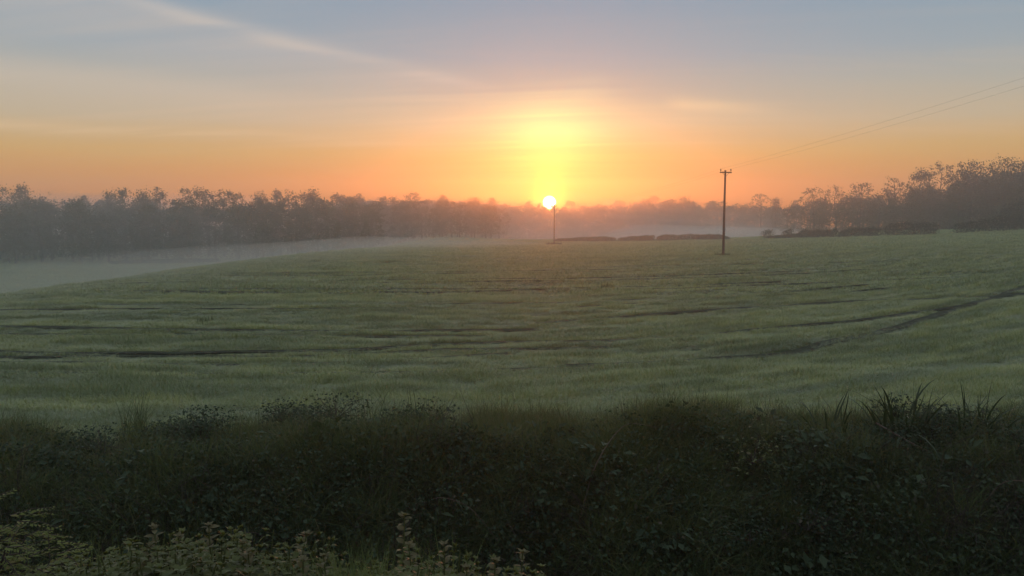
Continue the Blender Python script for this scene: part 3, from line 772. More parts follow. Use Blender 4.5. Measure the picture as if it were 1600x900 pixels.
def build_tracks():
    for k, (wd, p) in enumerate(TRACKS):
        if (wd > .55 and len(p) < 8) or p[0][1] < 18: continue          # only thin patches, no bare soil
        p = np.array(p, float); q = [p[0]]
        for a, b in zip(p[:-1], p[1:]):
            n = max(2, int(np.linalg.norm(b - a) / .6))
            q += [a + (b - a) * i / n for i in range(1, n + 1)]
        q = np.array(q); wob = (fbm(q[:, 0] * .35, q[:, 1] * .35, 31) - .5) * .35
        t = np.gradient(q, axis=0); t /= np.linalg.norm(t, axis=1)[:, None]; nn = np.stack([-t[:, 1], t[:, 0]], 1)
        w = wd * (.75 + .5 * fbm(q[:, 0] * 1.3, q[:, 1] * 1.3, 33))
        q = q - np.stack([wob * 0, wob], 1)
        rows = [q + nn * (w * f)[:, None] for f in (-.42, -.15, .15, .42)]
        V = np.vstack([np.stack([r[:, 0], r[:, 1], height(r[:, 0], r[:, 1]) + .03 + (.02 if j in (0, 3) else -.012)], 1) for j, r in enumerate(rows)])
        n = len(q); F = []
        for j in range(3):
            for i in range(n - 1): F.append((j * n + i, j * n + i + 1, (j + 1) * n + i + 1, (j + 1) * n + i))
        tag(obj('wheel_track', mesh_from('wheel_track', V, F, M['track_soil'], True)), kind='structure')
build_tracks()

# ------------------------------------------------------------------ mist pooled in the hollows
def mist(name, x0, x1, y0, y1, zb, zt, dens, label, col=(.97, .97, .95, 1)):
    """a low closed bank of mist with a rolling top"""
    nx, ny = 22, 16
    xs = np.linspace(x0, x1, nx); ys = np.linspace(y0, y1, ny); Xg, Yg = np.meshgrid(xs, ys)
    e = np.minimum(np.minimum((Xg - x0), (x1 - Xg)) / (.25 * (x1 - x0)), np.minimum(Yg - y0, y1 - Yg) / (.25 * (y1 - y0)))
    top = zb + .05 + (zt - zb) * np.sqrt(sst(e)) * (.7 + .5 * fbm(Xg * .04, Yg * .06, 77, 2))
    V = np.vstack([np.stack([Xg.ravel(), Yg.ravel(), top.ravel()], 1), np.stack([Xg.ravel(), Yg.ravel(), np.full(nx * ny, zb)], 1)])
    F = []
    o = nx * ny
    for j in range(ny - 1):
        for i in range(nx - 1):
            a = j * nx + i; F.append((a, a + 1, a + 1 + nx, a + nx)); F.append((o + a, o + a + nx, o + a + 1 + nx, o + a + 1))
    for i in range(nx - 1):
        a = i; F.append((a, o + a, o + a + 1, a + 1)); a = (ny - 1) * nx + i; F.append((a, a + 1, o + a + 1, o + a))
    for j in range(ny - 1):
        a = j * nx; F.append((a, a + nx, o + a + nx, o + a)); a = j * nx + nx - 1; F.append((a, o + a, o + a + nx, a + nx))
    me = mesh_from(name, V, F, volume_mat(name, dens, col, .66), True)
    return tag(obj(name, me), label, 'mist', kind='stuff')
VEIL = (.97, .97, .98, 1)
mist('mist', -300, -46, 168, 330, -10, 9.5, .0052, 'grey veil of mist in front of the left wood', VEIL)
mist('mist', -262, 138, 212, 436, -10, 9.5, .0030, 'thin upper veil of mist round the feet and middles of the woods', VEIL)
mist('mist', -262, 138, 208, 436, -10, 4.0, .0028, 'wide veil of mist lying over the valley and the feet of the woods', VEIL)
mist('mist', -262, 138, 205, 436, -10, -.3, .0028, 'lowest thicker veil of mist lying along the valley floor', VEIL)
mist('mist', -200, -26, 70, 225, -9.5, -4.8, .0018, 'thin white mist pooled in the left valley behind the field crest')
mist('mist', -190, -30, 90, 222, -9.5, -6.8, .0035, 'denser low mist lying on the far left field')
mist('mist', 20, 140, 217, 310, -9.5, -.8, .026, 'bright mist pooled behind the hedge line right of centre')
mist('mist', -40, 60, 222, 330, -10, -2.0, .004, 'hazy mist pooled in the dip below the sun')

# ------------------------------------------------------------------ hedge bank, ditch and near bank vegetation
M['ivy'] = leaf_mat('ivy', (.018, .030, .012, 1), (.035, .055, .022, 1), (.05, .06, .03, 1), trans=.12, gloss=.30, scale=1.5, rough=.3)
M['bramble'] = leaf_mat('bramble', (.034, .056, .028, 1), (.085, .112, .05, 1), (.11, .08, .055, 1), trans=.3, gloss=.2, scale=1.2)
M['nettle'] = leaf_mat('nettle', (.105, .12, .036, 1), (.18, .19, .06, 1), (.21, .155, .075, 1), trans=.35, gloss=.3, scale=2.0)
M['nettle_tip'] = leaf_mat('nettle_tip', (.14, .125, .06, 1), (.20, .17, .08, 1), trans=.35, gloss=.2, scale=3.0)
M['grass'] = leaf_mat('grass', (.06, .09, .034, 1), (.15, .175, .062, 1), (.24, .20, .095, 1), trans=.35, gloss=.08, scale=.8)
M['fresh_grass'] = leaf_mat('fresh_grass', (.10, .15, .04, 1), (.18, .22, .06, 1), trans=.4, gloss=.3, scale=2.0)
M['grass_dry'] = leaf_mat('grass_dry', (.14, .11, .055, 1), (.24, .19, .10, 1), trans=.3, gloss=.15, scale=.8)
M['strap'] = leaf_mat('strap', (.030, .048, .018, 1), (.055, .078, .028, 1), trans=.3, gloss=.35, scale=2.0, rough=.35)
M['twig'] = plain_mat('twig', (.05, .034, .025, 1), (.10, .07, .052, 1), 6, .9)
M['cane'] = plain_mat('cane', (.12, .065, .045, 1), (.20, .13, .09, 1), 6, .8)
M['feather'] = leaf_mat('feather', (.13, .15, .036, 1), (.24, .25, .06, 1), (.24, .18, .07, 1), trans=.3, gloss=.2, scale=2.5)
M['hazel'] = leaf_mat('hazel', (.030, .050, .025, 1), (.070, .094, .042, 1), trans=.3, gloss=.2, scale=1.0)

def leaf_shape(l, w, fold=.25, droop=.25, n=4):
    """pointed oval blade with a folded midrib, tip along +x, base at the origin"""
    V, F = [], []
    for i in range(n + 1):
        t = i / n; ww = w * .5 * math.sin(math.pi * (t ** .75)) + (0 if i in (0, n) else .05 * w)
        z = -droop * l * t * t
        V += [(l * t, -ww, z + fold * ww), (l * t, 0, z), (l * t, ww, z + fold * ww)]
    for i in range(n):
        a = 3 * i; F += [(a, a + 1, a + 4, a + 3), (a + 1, a + 2, a + 5, a + 4)]
    return np.array(V, float), np.array(F)
def place(V, p, yaw, pitch, s=1.0, roll=0.0):
    m = np.array(Euler((roll, -pitch, yaw), 'XYZ').to_matrix())
    return (V * s) @ m.T + p
def broadleaf_clump(n, r, hgt, l, w, rng, mat, name):
    mb = MB(); LV, LF = leaf_shape(l, w, n=2)
    for k in range(n):
        a = rng.random() * 6.28; q = r * math.sqrt(rng.random()); z = hgt * (1 - (q / r) ** 2 * .6) * (.25 + .75 * rng.random())
        mb.add(place(LV, (math.cos(a) * q, math.sin(a) * q, z), a + rng.normal() * .9, rng.normal() * .45, .6 + .8 * rng.random(), rng.normal() * .35), LF)
    V, F = mb.arrays(); return variant(name, V, F, mat)
def twig_clump(n, r, hgt, rng, rad=.004):
    mb = MB()
    for k in range(n):
        a = rng.random() * 6.28; q = r * rng.random(); p = np.array([math.cos(a) * q, math.sin(a) * q, 0.]); d = rng.normal(size=3) * .35 * r * 2; d[2] = abs(d[2]) * .5 + hgt * .5
        pts = [p, p + d * .5 + rng.normal(size=3) * .06, p + d + np.array([0, 0, -.1 * hgt])]
        mb.tube(pts, [rad, rad * .8, rad * .4], 3, False)
        for j in range(2):
            e = rng.normal(size=3) * .14; mb.tube([pts[1], pts[1] + e * .6, pts[1] + e], [rad * .6, rad * .4, rad * .25], 3, False)
    V, F = mb.arrays(); return variant('twig_tangle', V, F, 'twig')
def cover(name, label, cat, n, region, variants, rng, smin=.7, smax=1.3, tilt=.2, sink=.03, dens=None):
    x0, x1, y0, y1 = region
    x = rng.uniform(x0, x1, n); y = rng.uniform(y0, y1, n) if not callable(y0) else y0(x) + (y1(x) - y0(x)) * rng.random(n)
    if dens is not None:
        k = rng.random(n) < dens(x, y); x, y = x[k], y[k]
    n = len(x); s = rng.uniform(smin, smax, n)
    e = .15; gx = (height(x + e, y) - height(x - e, y)) / (2 * e); gy = (height(x, y + e) - height(x, y - e)) / (2 * e)
    rot = np.stack([np.arctan(gy) * .6 + rng.normal(size=n) * tilt, -np.arctan(gx) * .6 + rng.normal(size=n) * tilt, rng.random(n) * 6.28], 1)
    # tilt follows the slope before the spin, so keep the spin small where the slope is steep
    return scatter(name, label, cat, np.stack([x, y, height(x, y) - sink], 1), rot, np.stack([s, s, s], 1), rng.integers(0, len(variants), n), variants)

rg = np.random.default_rng(77)
brV = [broadleaf_clump(110, .32, .34, .050, .032, rg, 'bramble', 'leafy_clump') for k in range(3)]
bgV = [broadleaf_clump(26, .30, .40, .115, .06, rg, 'bramble', 'leafy_clump')]
hzV = [broadleaf_clump(120, .36, .38, .040, .027, rg, 'hazel', 'leafy_clump') for k in range(2)]
ivV = [broadleaf_clump(60, .32, .10, .065, .06, rg, 'ivy', 'ivy_clump') for k in range(2)]
twV = [twig_clump(14, .35, .45, rg) for k in range(3)]
grV = [variant('grass_tuft', *blades(60, .14, .48, .009, .75, rg, 4, .5), 'grass') for k in range(3)]
gsV = [variant('grass_tuft', *blades(50, .18, .38, .010, .7, rg, 4, .5), 'grass') for k in range(2)] + [variant('dry_grass_tuft', *blades(14, .16, .5, .006, .6, rg, 4, .4), 'grass_dry')]
low = lambda x: 0 * x + 6.3
top = lambda x: edge_y(x) + .1
cover('undergrowth', 'dark leafy bramble undergrowth covering the shaded hedge bank', 'undergrowth', 6500, (-13.5, 13.5, low, lambda x: edge_y(x) - 1.0), brV + hzV + bgV, rg, .6, 1.6, .35, .02)
cover('twig_tangle', 'tangle of bare brown twigs through the hedge bank', 'twigs', 2600, (-13.5, 13.5, low, lambda x: edge_y(x) - 1.2), twV, rg, .7, 1.5, .4, .02, lambda x, y: .25 + .75 * (fbm(x * .4, y * .4, 61) > .5))
cover('bank_grass', 'coarse uncut grass along the top of the hedge bank', 'grass', 14000, (-14, 14, lambda x: edge_y(x) - 3.6, lambda x: edge_y(x) + .7), gsV, rg, .30, 1.15, .3, .02, lambda x, y: .25 + 1.0 * fbm(x * .6, y * .6, 65))
tlV = [variant('grass_tuft', *blades(46, .13, .55, .008, .55, rg, 5, .5), 'grass') for k in range(2)] + [variant('dry_grass_tuft', *blades(16, .12, .6, .006, .5, rg, 5, .4), 'grass_dry')]
cover('bank_grass', 'taller ragged grass clumps along the field edge', 'grass', 5200, (-14, 14, lambda x: edge_y(x) - 2.2, lambda x: edge_y(x) + .8), tlV, rg, .6, 1.35, .25, .02, lambda x, y: sst((fbm(x * .7, y * .5, 67) - .42) / .2))
cover('bank_grass', 'long dark grass hanging down the shaded face of the bank', 'grass', 7000, (-13.5, 13.5, low, lambda x: edge_y(x) - 1.5), grV, rg, .7, 1.4, .3, .02, lambda x, y: fbm(x * .5, y * .5, 63) * 1.2)

# ------------------------------------------------------------------ single plants on the hedge bank
def gz(x, y): return float(height(x, y))
def bank_bush(name, x, y, w, h0, label, mat, seed, leaf=(.055, .038), n=420, cat='bush', grassy=0):
    rng = np.random.default_rng(seed)
    h = max(.4, h0 - gz(x, y)) if y > 12.6 else h0
    root = empty(name, (x, y, gz(x, y) - .05)); tag(root, label, cat, 'bushes along the hedge bank')
    LV, LF = leaf_shape(*leaf, n=2); mb = MB(); st = MB()
    lobes = [(rng.normal() * w * .24, rng.normal() * w * .16, h * (.25 + .45 * rng.random()), w * (.16 + .12 * rng.random())) for k in range(13)]
    for (lx, ly, lz, lr) in lobes:
        st.tube([(lx * .2, ly * .2, 0), (lx * .6, ly * .6, lz * .55), (lx, ly, lz)], [.012, .009, .005], 4, False)
        for k in range(n // 8):
            d = rng.normal(size=3); d /= np.linalg.norm(d); q = lr * rng.random() ** .4
            p = np.array([lx, ly, lz]) + d * q * np.array([1.2, 1.0, .6])
            if p[2] < .02: continue
            if k % 9 == 0: st.tube([(lx, ly, lz * .7), (np.array([lx, ly, lz * .8]) + p) / 2 + rng.normal(size=3) * .02, p], [.005, .004, .002], 3, False)
            mb.add(place(LV, p, rng.random() * 6.28, rng.normal() * .5, .6 + .8 * rng.random(), rng.normal() * .4), LF)
    V, F = mb.arrays(); obj('foliage', mesh_from('foliage', V, F, M[mat]), root)
    tag(obj('stems', st.mesh('stems', M['twig']), root), kind='stuff')
    if grassy:
        V, F = blades(grassy, w * .38, h * 1.15, .010, .6, rng, 4, .4); obj('grass_blades', mesh_from('grass_blades', V, F, M['grass']), root)
    return root
bank_bush('bush', -2.25, 13.9, 2.3, 1.0, 'dark rounded bush breaking the field edge left of centre', 'hazel', 301, grassy=220, n=3600)
bank_bush('bush', -5.35, 13.3, 2.3, .72, 'low dark bush on the bank top at lower left', 'hazel', 302, grassy=160, n=3000)
bank_bush('bush', -3.9, 13.2, 1.1, .55, 'straggly bramble bush with brownish leaves between two dark bushes', 'bramble', 303)
bank_bush('bush', .3, 13.2, 1.2, .50, 'small dark bush just below the crop edge near the middle', 'hazel', 304, grassy=40)
bank_bush('bush', 1.2, 13.3, 1.1, .58, 'small dark bush next to the middle one, slightly farther right', 'hazel', 305, grassy=30)
bank_bush('bush', 4.2, 12.7, 2.2, .62, 'wide yellow-green leafy mound on bank top right of centre', 'nettle', 306, n=1100, grassy=120)
bank_bush('bush', 2.7, 13.1, 1.5, .60, 'grassy brown-green hummock left of the yellow-green mound', 'bramble', 307, grassy=90)
bank_bush('bush', 5.2, 11.3, 1.8, .6, 'dark bramble mass on the bank face below the tall strap leaves', 'bramble', 308, n=700)
bank_bush('bush', 8.3, 11.6, 1.9, .6, 'dark leafy bush low at the right edge of the bank', 'hazel', 309, n=700)
bank_bush('bush', -8.6, 13.2, 2.2, .5, 'dark leafy bush on bank top at the left edge', 'hazel', 310, n=2800, grassy=120)
bank_bush('bush', 6.1, 12.9, 2.0, .85, 'dark bush between the two left strap-leaved clumps', 'hazel', 313, n=2600, grassy=120)
bank_bush('bush', 7.4, 13.2, 2.0, 1.05, 'tall dark bush behind the strap leaves near the right edge', 'hazel', 314, n=3000, grassy=140)
bank_bush('bush', 8.9, 13.0, 2.2, .95, 'dark bush closing the bank at the right edge', 'bramble', 315, n=3000, grassy=120)
bank_bush('bush', -.9, 13.0, 1.3, .45, 'low brown-leaved bush above the ivy', 'bramble', 316, n=700, grassy=50)
bank_bush('bush', -7.0, 12.9, 1.4, .45, 'small dim bush below the upright grass tuft at left', 'bramble', 317, n=700, grassy=60)
bank_bush('bush', 2.6, 10.9, 1.7, .5, 'leafy bramble mass low on the bank right of the ivy', 'bramble', 311, n=600)
bank_bush('bush', -5.8, 11.2, 1.7, .5, 'dim leafy bush on the shaded bank face at left', 'bramble', 312, n=600)

def grass_tuft(x, y, h, r, n, label, seed, mat='grass', wid=.010, bend=.5, group='single grass tufts'):
    rng = np.random.default_rng(seed)
    V, F = blades(n, r, h, wid, bend, rng, 4, .45)
    return tag(obj('grass_tuft', mesh_from('grass_tuft', V, F, M[mat]), None, (x, y, gz(x, y))), label, 'grass tuft', group)
grass_tuft(-7.1, 14.6, .75, .22, 120, 'upright grass tuft standing above the bank at left', 401)
grass_tuft(-1.5, 14.6, .72, .25, 120, 'grass tuft growing out of the right side of the dark rounded bush', 402)
grass_tuft(-11.7, 30.0, .32, .35, 120, 'dark lone tuft in the crop beside the upper left wheel tracks', 403, 'grass', .02)
grass_tuft(5.3, 44.0, .30, .35, 120, 'small dark tuft far out in the crop left of the near pole', 404, 'grass', .03)
grass_tuft(21.1, 79.7, .35, .8, 260, 'ring of rough dark grass round the foot of the near pole', 405, 'grass', .04)
grass_tuft(9.2, 173.4, .6, 1.8, 260, 'patch of rough grass round the foot of the distant pole', 406, 'hedge', .10)
grass_tuft(2.4, 13.4, .55, .2, 80, 'dry pale grass tuft on the bank left of the hummock', 408, 'grass_dry', .007)

# tall strap-leaved clumps at the right
def strap_leaf(L, w, bend, fold=.0):
    mb = []; F = []; n = 8
    for i in range(n + 1):
        t = i / n; x = bend * L * (t ** 2.2) * .75; z = L * (t - .42 * bend * t ** 3.2)
        ww = w * .5 * (1 - t ** 3) ** .8 + .001
        mb += [(x, -ww, z), (x - .18 * ww, 0, z - .1 * ww), (x, ww, z)]
    for i in range(n):
        a = 3 * i; F += [(a, a + 1, a + 4, a + 3), (a + 1, a + 2, a + 5, a + 4)]
    return mb, F
STRAPS = []
for k in range(7):
    V, F = strap_leaf(1.0, [.034, .030, .038, .028, .032, .04, .03][k], [.12, .3, .55, .8, 1.15, .4, .2][k]); STRAPS.append(mesh_from('leaf', np.array(V), F, M['strap'], True))
def strap_clump(x, y, ztop, r, n, label, seed):
    h = ztop - gz(x, y); rng = np.random.default_rng(seed); root = empty('strap_leaved_plant', (x, y, gz(x, y) - .03)); tag(root, label, 'plant', 'tall strap-leaved plants on the bank')
    for k in range(n):
        a = rng.random() * 6.28; q = r * math.sqrt(rng.random())
        o = obj('leaf', STRAPS[rng.integers(7)], root, (math.cos(a) * q, math.sin(a) * q, 0), (rng.normal() * .20, rng.normal() * .20, a + rng.normal() * .6))
        L = h * (.32 + .75 * rng.random() ** 1.3); o.scale = (L, L * .5 + .5 * h * .6, L)
    return root
strap_clump(5.45, 13.3, 1.30, .28, 60, 'leftmost clump of tall strap leaves on the bank at right', 501)
strap_clump(6.65, 13.3, 1.62, .40, 90, 'tallest strap-leaved clump with pointed tips against the crop', 502)
strap_clump(7.95, 13.3, 1.48, .38, 76, 'strap-leaved clump with bent-over shiny tips near the right edge', 503)
strap_clump(7.4, 12.7, .95, .4, 34, 'lower strap-leaved clump in front of the two tallest ones', 504)
strap_clump(8.7, 12.6, .95, .3, 26, 'dim strap-leaved clump at the right edge of the bank', 505)
strap_clump(6.1, 12.6, .7, .3, 20, 'short strap-leaved clump below the leftmost tall one', 506)

# ivy patch with shiny leaves
def ivy_patch(x, y, w, d, n, label, seed):
    rng = np.random.default_rng(seed); root = empty('ivy', (x, y, gz(x, y))); tag(root, label, 'ivy', 'ivy on the bank')
    V, F = [], []; LV, LF = leaf_shape(.07, .07, .15, .1, 2); mb = MB(); st = MB()
    for k in range(n):
        px = x + rng.normal() * w * .33; py = y + rng.normal() * d * .33
        mb.add(place(LV, (px - x, py - y, gz(px, py) - gz(x, y) + .30 + rng.random() * .08), rng.random() * 6.28, rng.normal() * .25 - .1, .6 + .7 * rng.random(), .5 + rng.normal() * .3), LF)
    for k in range(8):
        a = np.array([rng.normal() * w * .3, rng.normal() * d * .3]); b = a + rng.normal(size=2) * .4
        st.tube([(*(a + (b - a) * t), gz(x + (a + (b - a) * t)[0], y + (a + (b - a) * t)[1]) - gz(x, y) + .28) for t in (0, .33, .66, 1)], [.008, .007, .005, .003], 4, False)
    V, F = mb.arrays(); obj('foliage', mesh_from('foliage', V, F, M['ivy']), root); tag(obj('stems', st.mesh('stems', M['twig']), root), kind='stuff')
ivy_patch(-.45, 12.5, 1.3, 1.6, 520, 'glossy dark ivy glinting in the middle of the hedge bank', 601)
ivy_patch(.75, 12.9, 1.3, .7, 260, 'second glossy ivy patch right of the glinting one near bank top', 602)
ivy_patch(-7.9, 12.2, 1.5, 1.2, 260, 'dull ivy patch on the bank face at far left', 603)

# arching bramble canes
def bramble_cane(pts, label, seed, rad=.009, leaves=12, mat='cane'):
    rng = np.random.default_rng(seed); pts = np.array(pts, float)
    base = pts[0].copy(); root = empty('bramble_cane', base); tag(root, label, 'bramble', 'arching bramble canes')
    t = np.linspace(0, 1, len(pts)); tt = np.linspace(0, 1, 15)
    P = np.stack([np.interp(tt, t, pts[:, i]) for i in range(3)], 1)
    for _ in range(2): P[1:-1] = (P[:-2] + 2 * P[1:-1] + P[2:]) / 4
    P = P - base; m = MB(); m.tube(P, np.linspace(rad, rad * .35, 15), 6); obj('stem', m.mesh('stem', M[mat], True), root)
    for k in range(leaves):
        u = .15 + .85 * k / leaves; i = int(u * 14); p = P[i]; yaw = rng.random() * 6.28
        for dy in (-.9, 0, .9):
            o = obj('leaf', BR_LEAF, root, p, (rng.normal() * .3, rng.normal() * .3 + .2, yaw + dy)); sc = .7 + .5 * rng.random(); o.scale = (sc, sc, sc)
LV, LF = leaf_shape(.07, .045, n=4); BR_LEAF = mesh_from('leaf', LV, LF, M['bramble'])
def bp(*q): return [(x, y, gz(x, y) + h) for x, y, h in q]
bramble_cane(bp((5.9, 12.6, .75), (6.3, 12.4, .62), (6.7, 12.2, .35), (6.95, 12.0, .12)), 'short pale cane leaning down between the strap-leaved clumps', 701, .014, 3)
bramble_cane(bp((.9, 11.0, .1), (1.2, 11.3, .6), (1.7, 11.8, .75), (2.3, 12.4, .5)), 'long thin cane arching up right of the ivy', 702, .008, 6)
bramble_cane(bp((4.0, 10.5, .3), (4.6, 10.2, .65), (5.3, 9.9, .6), (6.1, 9.6, .25)), 'reddish bramble cane trailing toward the lower right corner', 703, .010, 9)
bramble_cane(bp((6.8, 11.2, .1), (7.0, 11.0, .7), (7.3, 10.7, .85), (7.7, 10.3, .5)), 'reddish leafy bramble cane arching low at right', 704, .009, 10)
bramble_cane(bp((-1.4, 11.2, .1), (-1.1, 11.1, .6), (-.6, 11.0, .7), (-.1, 10.9, .4)), 'brown cane arching across the dark bank below the ivy', 705, .008, 5)
bramble_cane(bp((-3.6, 12.6, .1), (-3.4, 12.6, .5), (-3.1, 12.5, .65), (-2.7, 12.4, .5)), 'thin cane standing on the bank below the dark rounded bush', 706, .007, 7)
bramble_cane(bp((7.2, 9.8, .1), (7.5, 9.7, .5), (7.2, 9.5, .7), (6.6, 9.4, .45)), 'dark cane curling over in the lower right corner', 707, .008, 9)

# ------------------------------------------------------------------ plants on the near bank at the bottom of the view
NL, NF = leaf_shape(1.0, .52, .2, .25, 4)
NETTLE_LEAF = mesh_from('leaf', NL, NF, M['nettle']); TIP_LEAF = mesh_from('leaf', NL, NF, M['nettle_tip'])
def nettle_mesh(h, rng, tip=True):
    """joined plant for the bed"""
    mb = MB(); mb.tube([(0, 0, -.05), (rng.normal() * .02, rng.normal() * .02, h * .5), (rng.normal() * .04, rng.normal() * .04, h)], [.006, .005, .003], 4, False)
    z = h * .25; a = rng.random() * 3
    while z < h:
        t = z / h; l = .070 * (1 - .5 * t) + .008
        for s in (0, math.pi): mb.add(place(NL, (0, 0, z), a + s + rng.normal() * .2, .15 + rng.normal() * .2, l * (.8 + .4 * rng.random()), rng.normal() * .2), NF)
        a += 1.57; z += .034 - .012 * t
    for k in range(8): mb.add(place(NL, (0, 0, h), rng.random() * 6.28, .5 + .4 * rng.random(), .028, 0), NF)
    return mb.arrays()
def near_nettle(x, y, ztop, label, seed):
    rng = np.random.default_rng(seed); g = gz(x, y); h = ztop - g
    root = empty('nettle_plant', (x, y, g), rng.random() * 6); tag(root, label, 'nettle', 'nettles rising above the near bank')
    b = rng.normal(size=2) * .05; m = MB(); zz = np.linspace(-.05, h, 8); ax = lambda z: np.array([b[0] * (z / h) ** 2, b[1] * (z / h) ** 2, z])
    m.tube([ax(z) for z in zz], np.linspace(.007, .003, 8), 6); obj('stem', m.mesh('stem', M['nettle'], True), root)
    z = max(.15, h - .62); a = 0.
    while z < h:
        t = 1 - (h - z) / .62; l = .078 * (1 - .55 * t) + .010
        for s in (0, math.pi):
            o = obj('leaf', NETTLE_LEAF if t < .75 else TIP_LEAF, root, ax(z), (rng.normal() * .2, -.1 + .45 * t * -1 + rng.normal() * .15, a + s)); q = l * (.85 + .3 * rng.random()); o.scale = (q, q, q)
        a += 1.57; z += .055 - .028 * t
    for k in range(7):
        o = obj('leaf', TIP_LEAF, root, ax(h), (rng.normal() * .2, -.5 - .5 * rng.random(), k * .9)); q = .024 + .012 * rng.random(); o.scale = (q, q, q)
    return root
NETTLES = [
    (-1.45, 3.7, 2.69, 'tallest nettle crowning the near leafy mound at lower left'),
    (-1.65, 3.6, 2.69, 'nettle with curled tip at the left shoulder of the leafy mound'),
    (-1.62, 3.85, 2.59, 'nettle tip just right of the curled one on the leafy mound'),
    (-1.31, 3.7, 2.60, 'nettle sloping down the right side of the leafy mound'),
    (-1.14, 3.8, 2.57, 'slim nettle standing apart at the right end of the leafy mound'),
    (-1.18, 3.5, 2.66, 'bushy nettle in front of the slim one on the leafy mound'),
    (-1.02, 3.7, 2.53, 'short nettle tip low between leafy mound and lone tall stalk'),
    (-.55, 3.8, 2.66, 'lone tall stalk with pale rosette at bottom left of centre'),
    (-.45, 3.7, 2.59, 'leafy nettle just right of the lone tall stalk'),
    (-.35, 3.9, 2.53, 'nettle at the right end of the clump beside the tall stalk'),
    (-.10, 3.8, 2.48, 'reddish nettle tip at bottom centre, left one of a pair'),
    (.02, 3.9, 2.44, 'reddish nettle tip at bottom centre, right one of a pair'),
    (-.20, 3.7, 2.49, 'low nettle at bottom edge left of the reddish pair'),
    (-.86, 3.6, 2.58, 'nettle tip at bottom edge among the fresh grass'),
    (-1.80, 3.6, 2.62, 'nettle at the left foot of the leafy mound'),
]
for k, (x, y, zt, lab) in enumerate(NETTLES): near_nettle(x, y, zt, lab, 800 + k)
# the bed they stand in
rn = np.random.default_rng(91)
nV = [variant('nettle_stem', *nettle_mesh(.62, rn), 'nettle') for k in range(4)]
def bed():
    n = 900; x = rn.uniform(-2.2, .15, n); y = rn.uniform(3.05, 4.3, n)
    topz = np.interp(x, [-2.2, -1.9, -1.65, -1.45, -1.25, -1.05, -.9, -.75, -.5, -.3, -.15, .1], [2.50, 2.52, 2.60, 2.62, 2.56, 2.48, 2.40, 2.42, 2.52, 2.46, 2.38, 2.34])
    topz = topz + (3.7 - y) * .36 - .16 * rn.random(n)
    g = height(x, y); h = topz - g; k = h > .15; x, y, g, h = x[k], y[k], g[k], h[k]; m = len(x)
    w = .85 + .4 * rn.random(m)
    scatter('nettle_bed', 'dense bed of nettles covering the near bank at bottom left', 'nettles', np.stack([x, y, g], 1), np.stack([rn.normal(size=m) * .12, rn.normal(size=m) * .12, rn.random(m) * 6.28], 1), np.stack([w, w, h / .62], 1), rn.integers(0, 4, m), nV)
bed()
def near_grass():
    n = 260; c = np.array([(-1.92, 3.5), (-.75, 3.45), (-.62, 3.6)])[rn.integers(0, 3, n)]
    x = c[:, 0] + rn.normal(size=n) * .14; y = c[:, 1] + rn.normal(size=n) * .15; g = height(x, y)
    h = np.clip(2.58 + (3.5 - y) * .4 - g, .2, 1.3) * (.75 + .3 * rn.random(n))
    vs = [variant('grass_tuft', *blades(14, .05, 1.0, .010, .3, rn, 5, .3), 'fresh_grass') for k in range(3)]
    scatter('near_grass', 'fresh green grass blades growing among the nettles at the bottom edge', 'grass', np.stack([x, y, g], 1), np.stack([rn.normal(size=n) * .08, rn.normal(size=n) * .08, rn.random(n) * 6.28], 1), np.stack([h * .9 + .2, h * .9 + .2, h], 1), rn.integers(0, 3, n), vs)
near_grass()
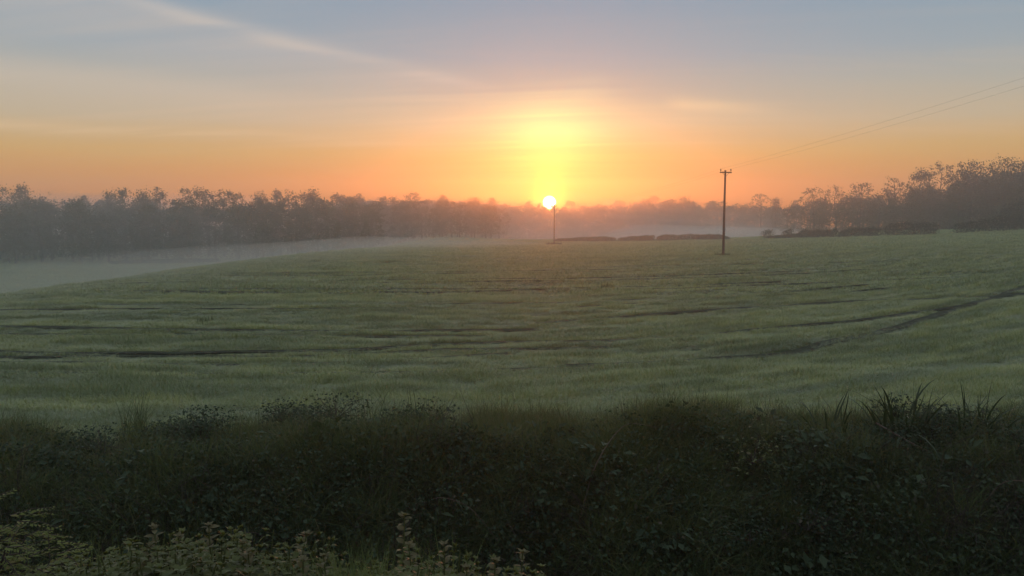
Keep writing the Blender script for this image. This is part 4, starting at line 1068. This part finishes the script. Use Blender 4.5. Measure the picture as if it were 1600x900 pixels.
# feathery shrub in the corner
def feathery_shrub(x, y, w, ztop, label, seed):
    rng = np.random.default_rng(seed); g = gz(x, y); h = ztop - g; root = empty('feathery_shrub', (x, y, g)); tag(root, label, 'shrub')
    mb = MB(); st = MB(); LV, LF = leaf_shape(.030, .012, .1, .2, 2)
    for k in range(340):
        a = rng.random() * 6.28; q = w * .5 * math.sqrt(rng.random()); zz = h * (1 - .45 * (q / (w * .5)) ** 2) * (.55 + .47 * rng.random())
        e = np.array([math.cos(a) * q, math.sin(a) * q, zz]); s0 = np.array([e[0] * .3, e[1] * .3, zz * .55])
        L = .11 + .09 * rng.random(); dr = np.array([math.cos(a + rng.normal() * .5), math.sin(a + rng.normal() * .5), .25 + rng.normal() * .3]); dr /= np.linalg.norm(dr)
        if k % 4 == 0: st.tube([s0 * (.2, .2, 0), s0, e], [.010, .007, .003], 4, False)
        tip = e + dr * L - np.array([0, 0, .05]); st.tube([e, (e + tip) / 2 + (0, 0, .015), tip], [.003, .002, .001], 3, False)
        for j in range(22):
            t = j / 22; p = e + (tip - e) * t; sd = 1 if j % 2 else -1
            yaw = math.atan2(dr[1], dr[0]) + sd * .9
            mb.add(place(LV, p, yaw, .15 + rng.normal() * .25, (1.25 - .6 * t) * (.8 + .4 * rng.random()), rng.normal() * .3), LF)
    V, F = mb.arrays(); obj('foliage', mesh_from('foliage', V, F, M['feather']), root); tag(obj('stems', st.mesh('stems', M['twig']), root), kind='stuff')
feathery_shrub(-2.42, 3.35, 1.0, 2.96, 'yellow-green feathery shrub filling the bottom left corner', 901)

# ------------------------------------------------------------------ thin mist lapping over the field crest
def lapping_mist():
    us = np.linspace(0, 1, 40); vs = np.linspace(0, 1, 14)
    V = []; nx, ny = len(us), len(vs)
    def pt(u, v):
        yy = 16 + 183 * u; xc = np.interp(yy, [16, 60, 100, 150, 200], [-30, -31, -30, -24, -12]); return xc + (v - .45) * np.interp(yy, [16, 200], [30, 60]), yy
    for layer in (1, 0):
        for v in vs:
            for u in us:
                x, y = pt(u, v); e = sst(min(u, 1 - u) / .2) * sst(min(v, 1 - v) / .35)
                g = float(field_h(x, y)); V.append((x, y, g - .6 + (.62 + 2.0 * e * (.6 + .6 * fbm(np.float64(x * .08), np.float64(y * .05), 81)) if layer else 0)))
    F = []; o = nx * ny
    for j in range(ny - 1):
        for i in range(nx - 1):
            a = j * nx + i; F.append((a, a + nx, a + 1 + nx, a + 1)); F.append((o + a, o + a + 1, o + a + 1 + nx, o + a + nx))
    for i in range(nx - 1):
        a = i; F.append((a, a + 1, o + a + 1, o + a)); a = (ny - 1) * nx + i; F.append((a, o + a, o + a + 1, a + 1))
    for j in range(ny - 1):
        a = j * nx; F.append((a, o + a, o + a + nx, a + nx)); a = j * nx + nx - 1; F.append((a, a + nx, o + a + nx, o + a))
    tag(obj('mist', mesh_from('mist', V, F, volume_mat('lapping_mist', .009, (.98, .96, .92, 1), .6), True)), 'pale streak of ground mist lapping over the left crest of the field', 'mist', kind='stuff')
lapping_mist()
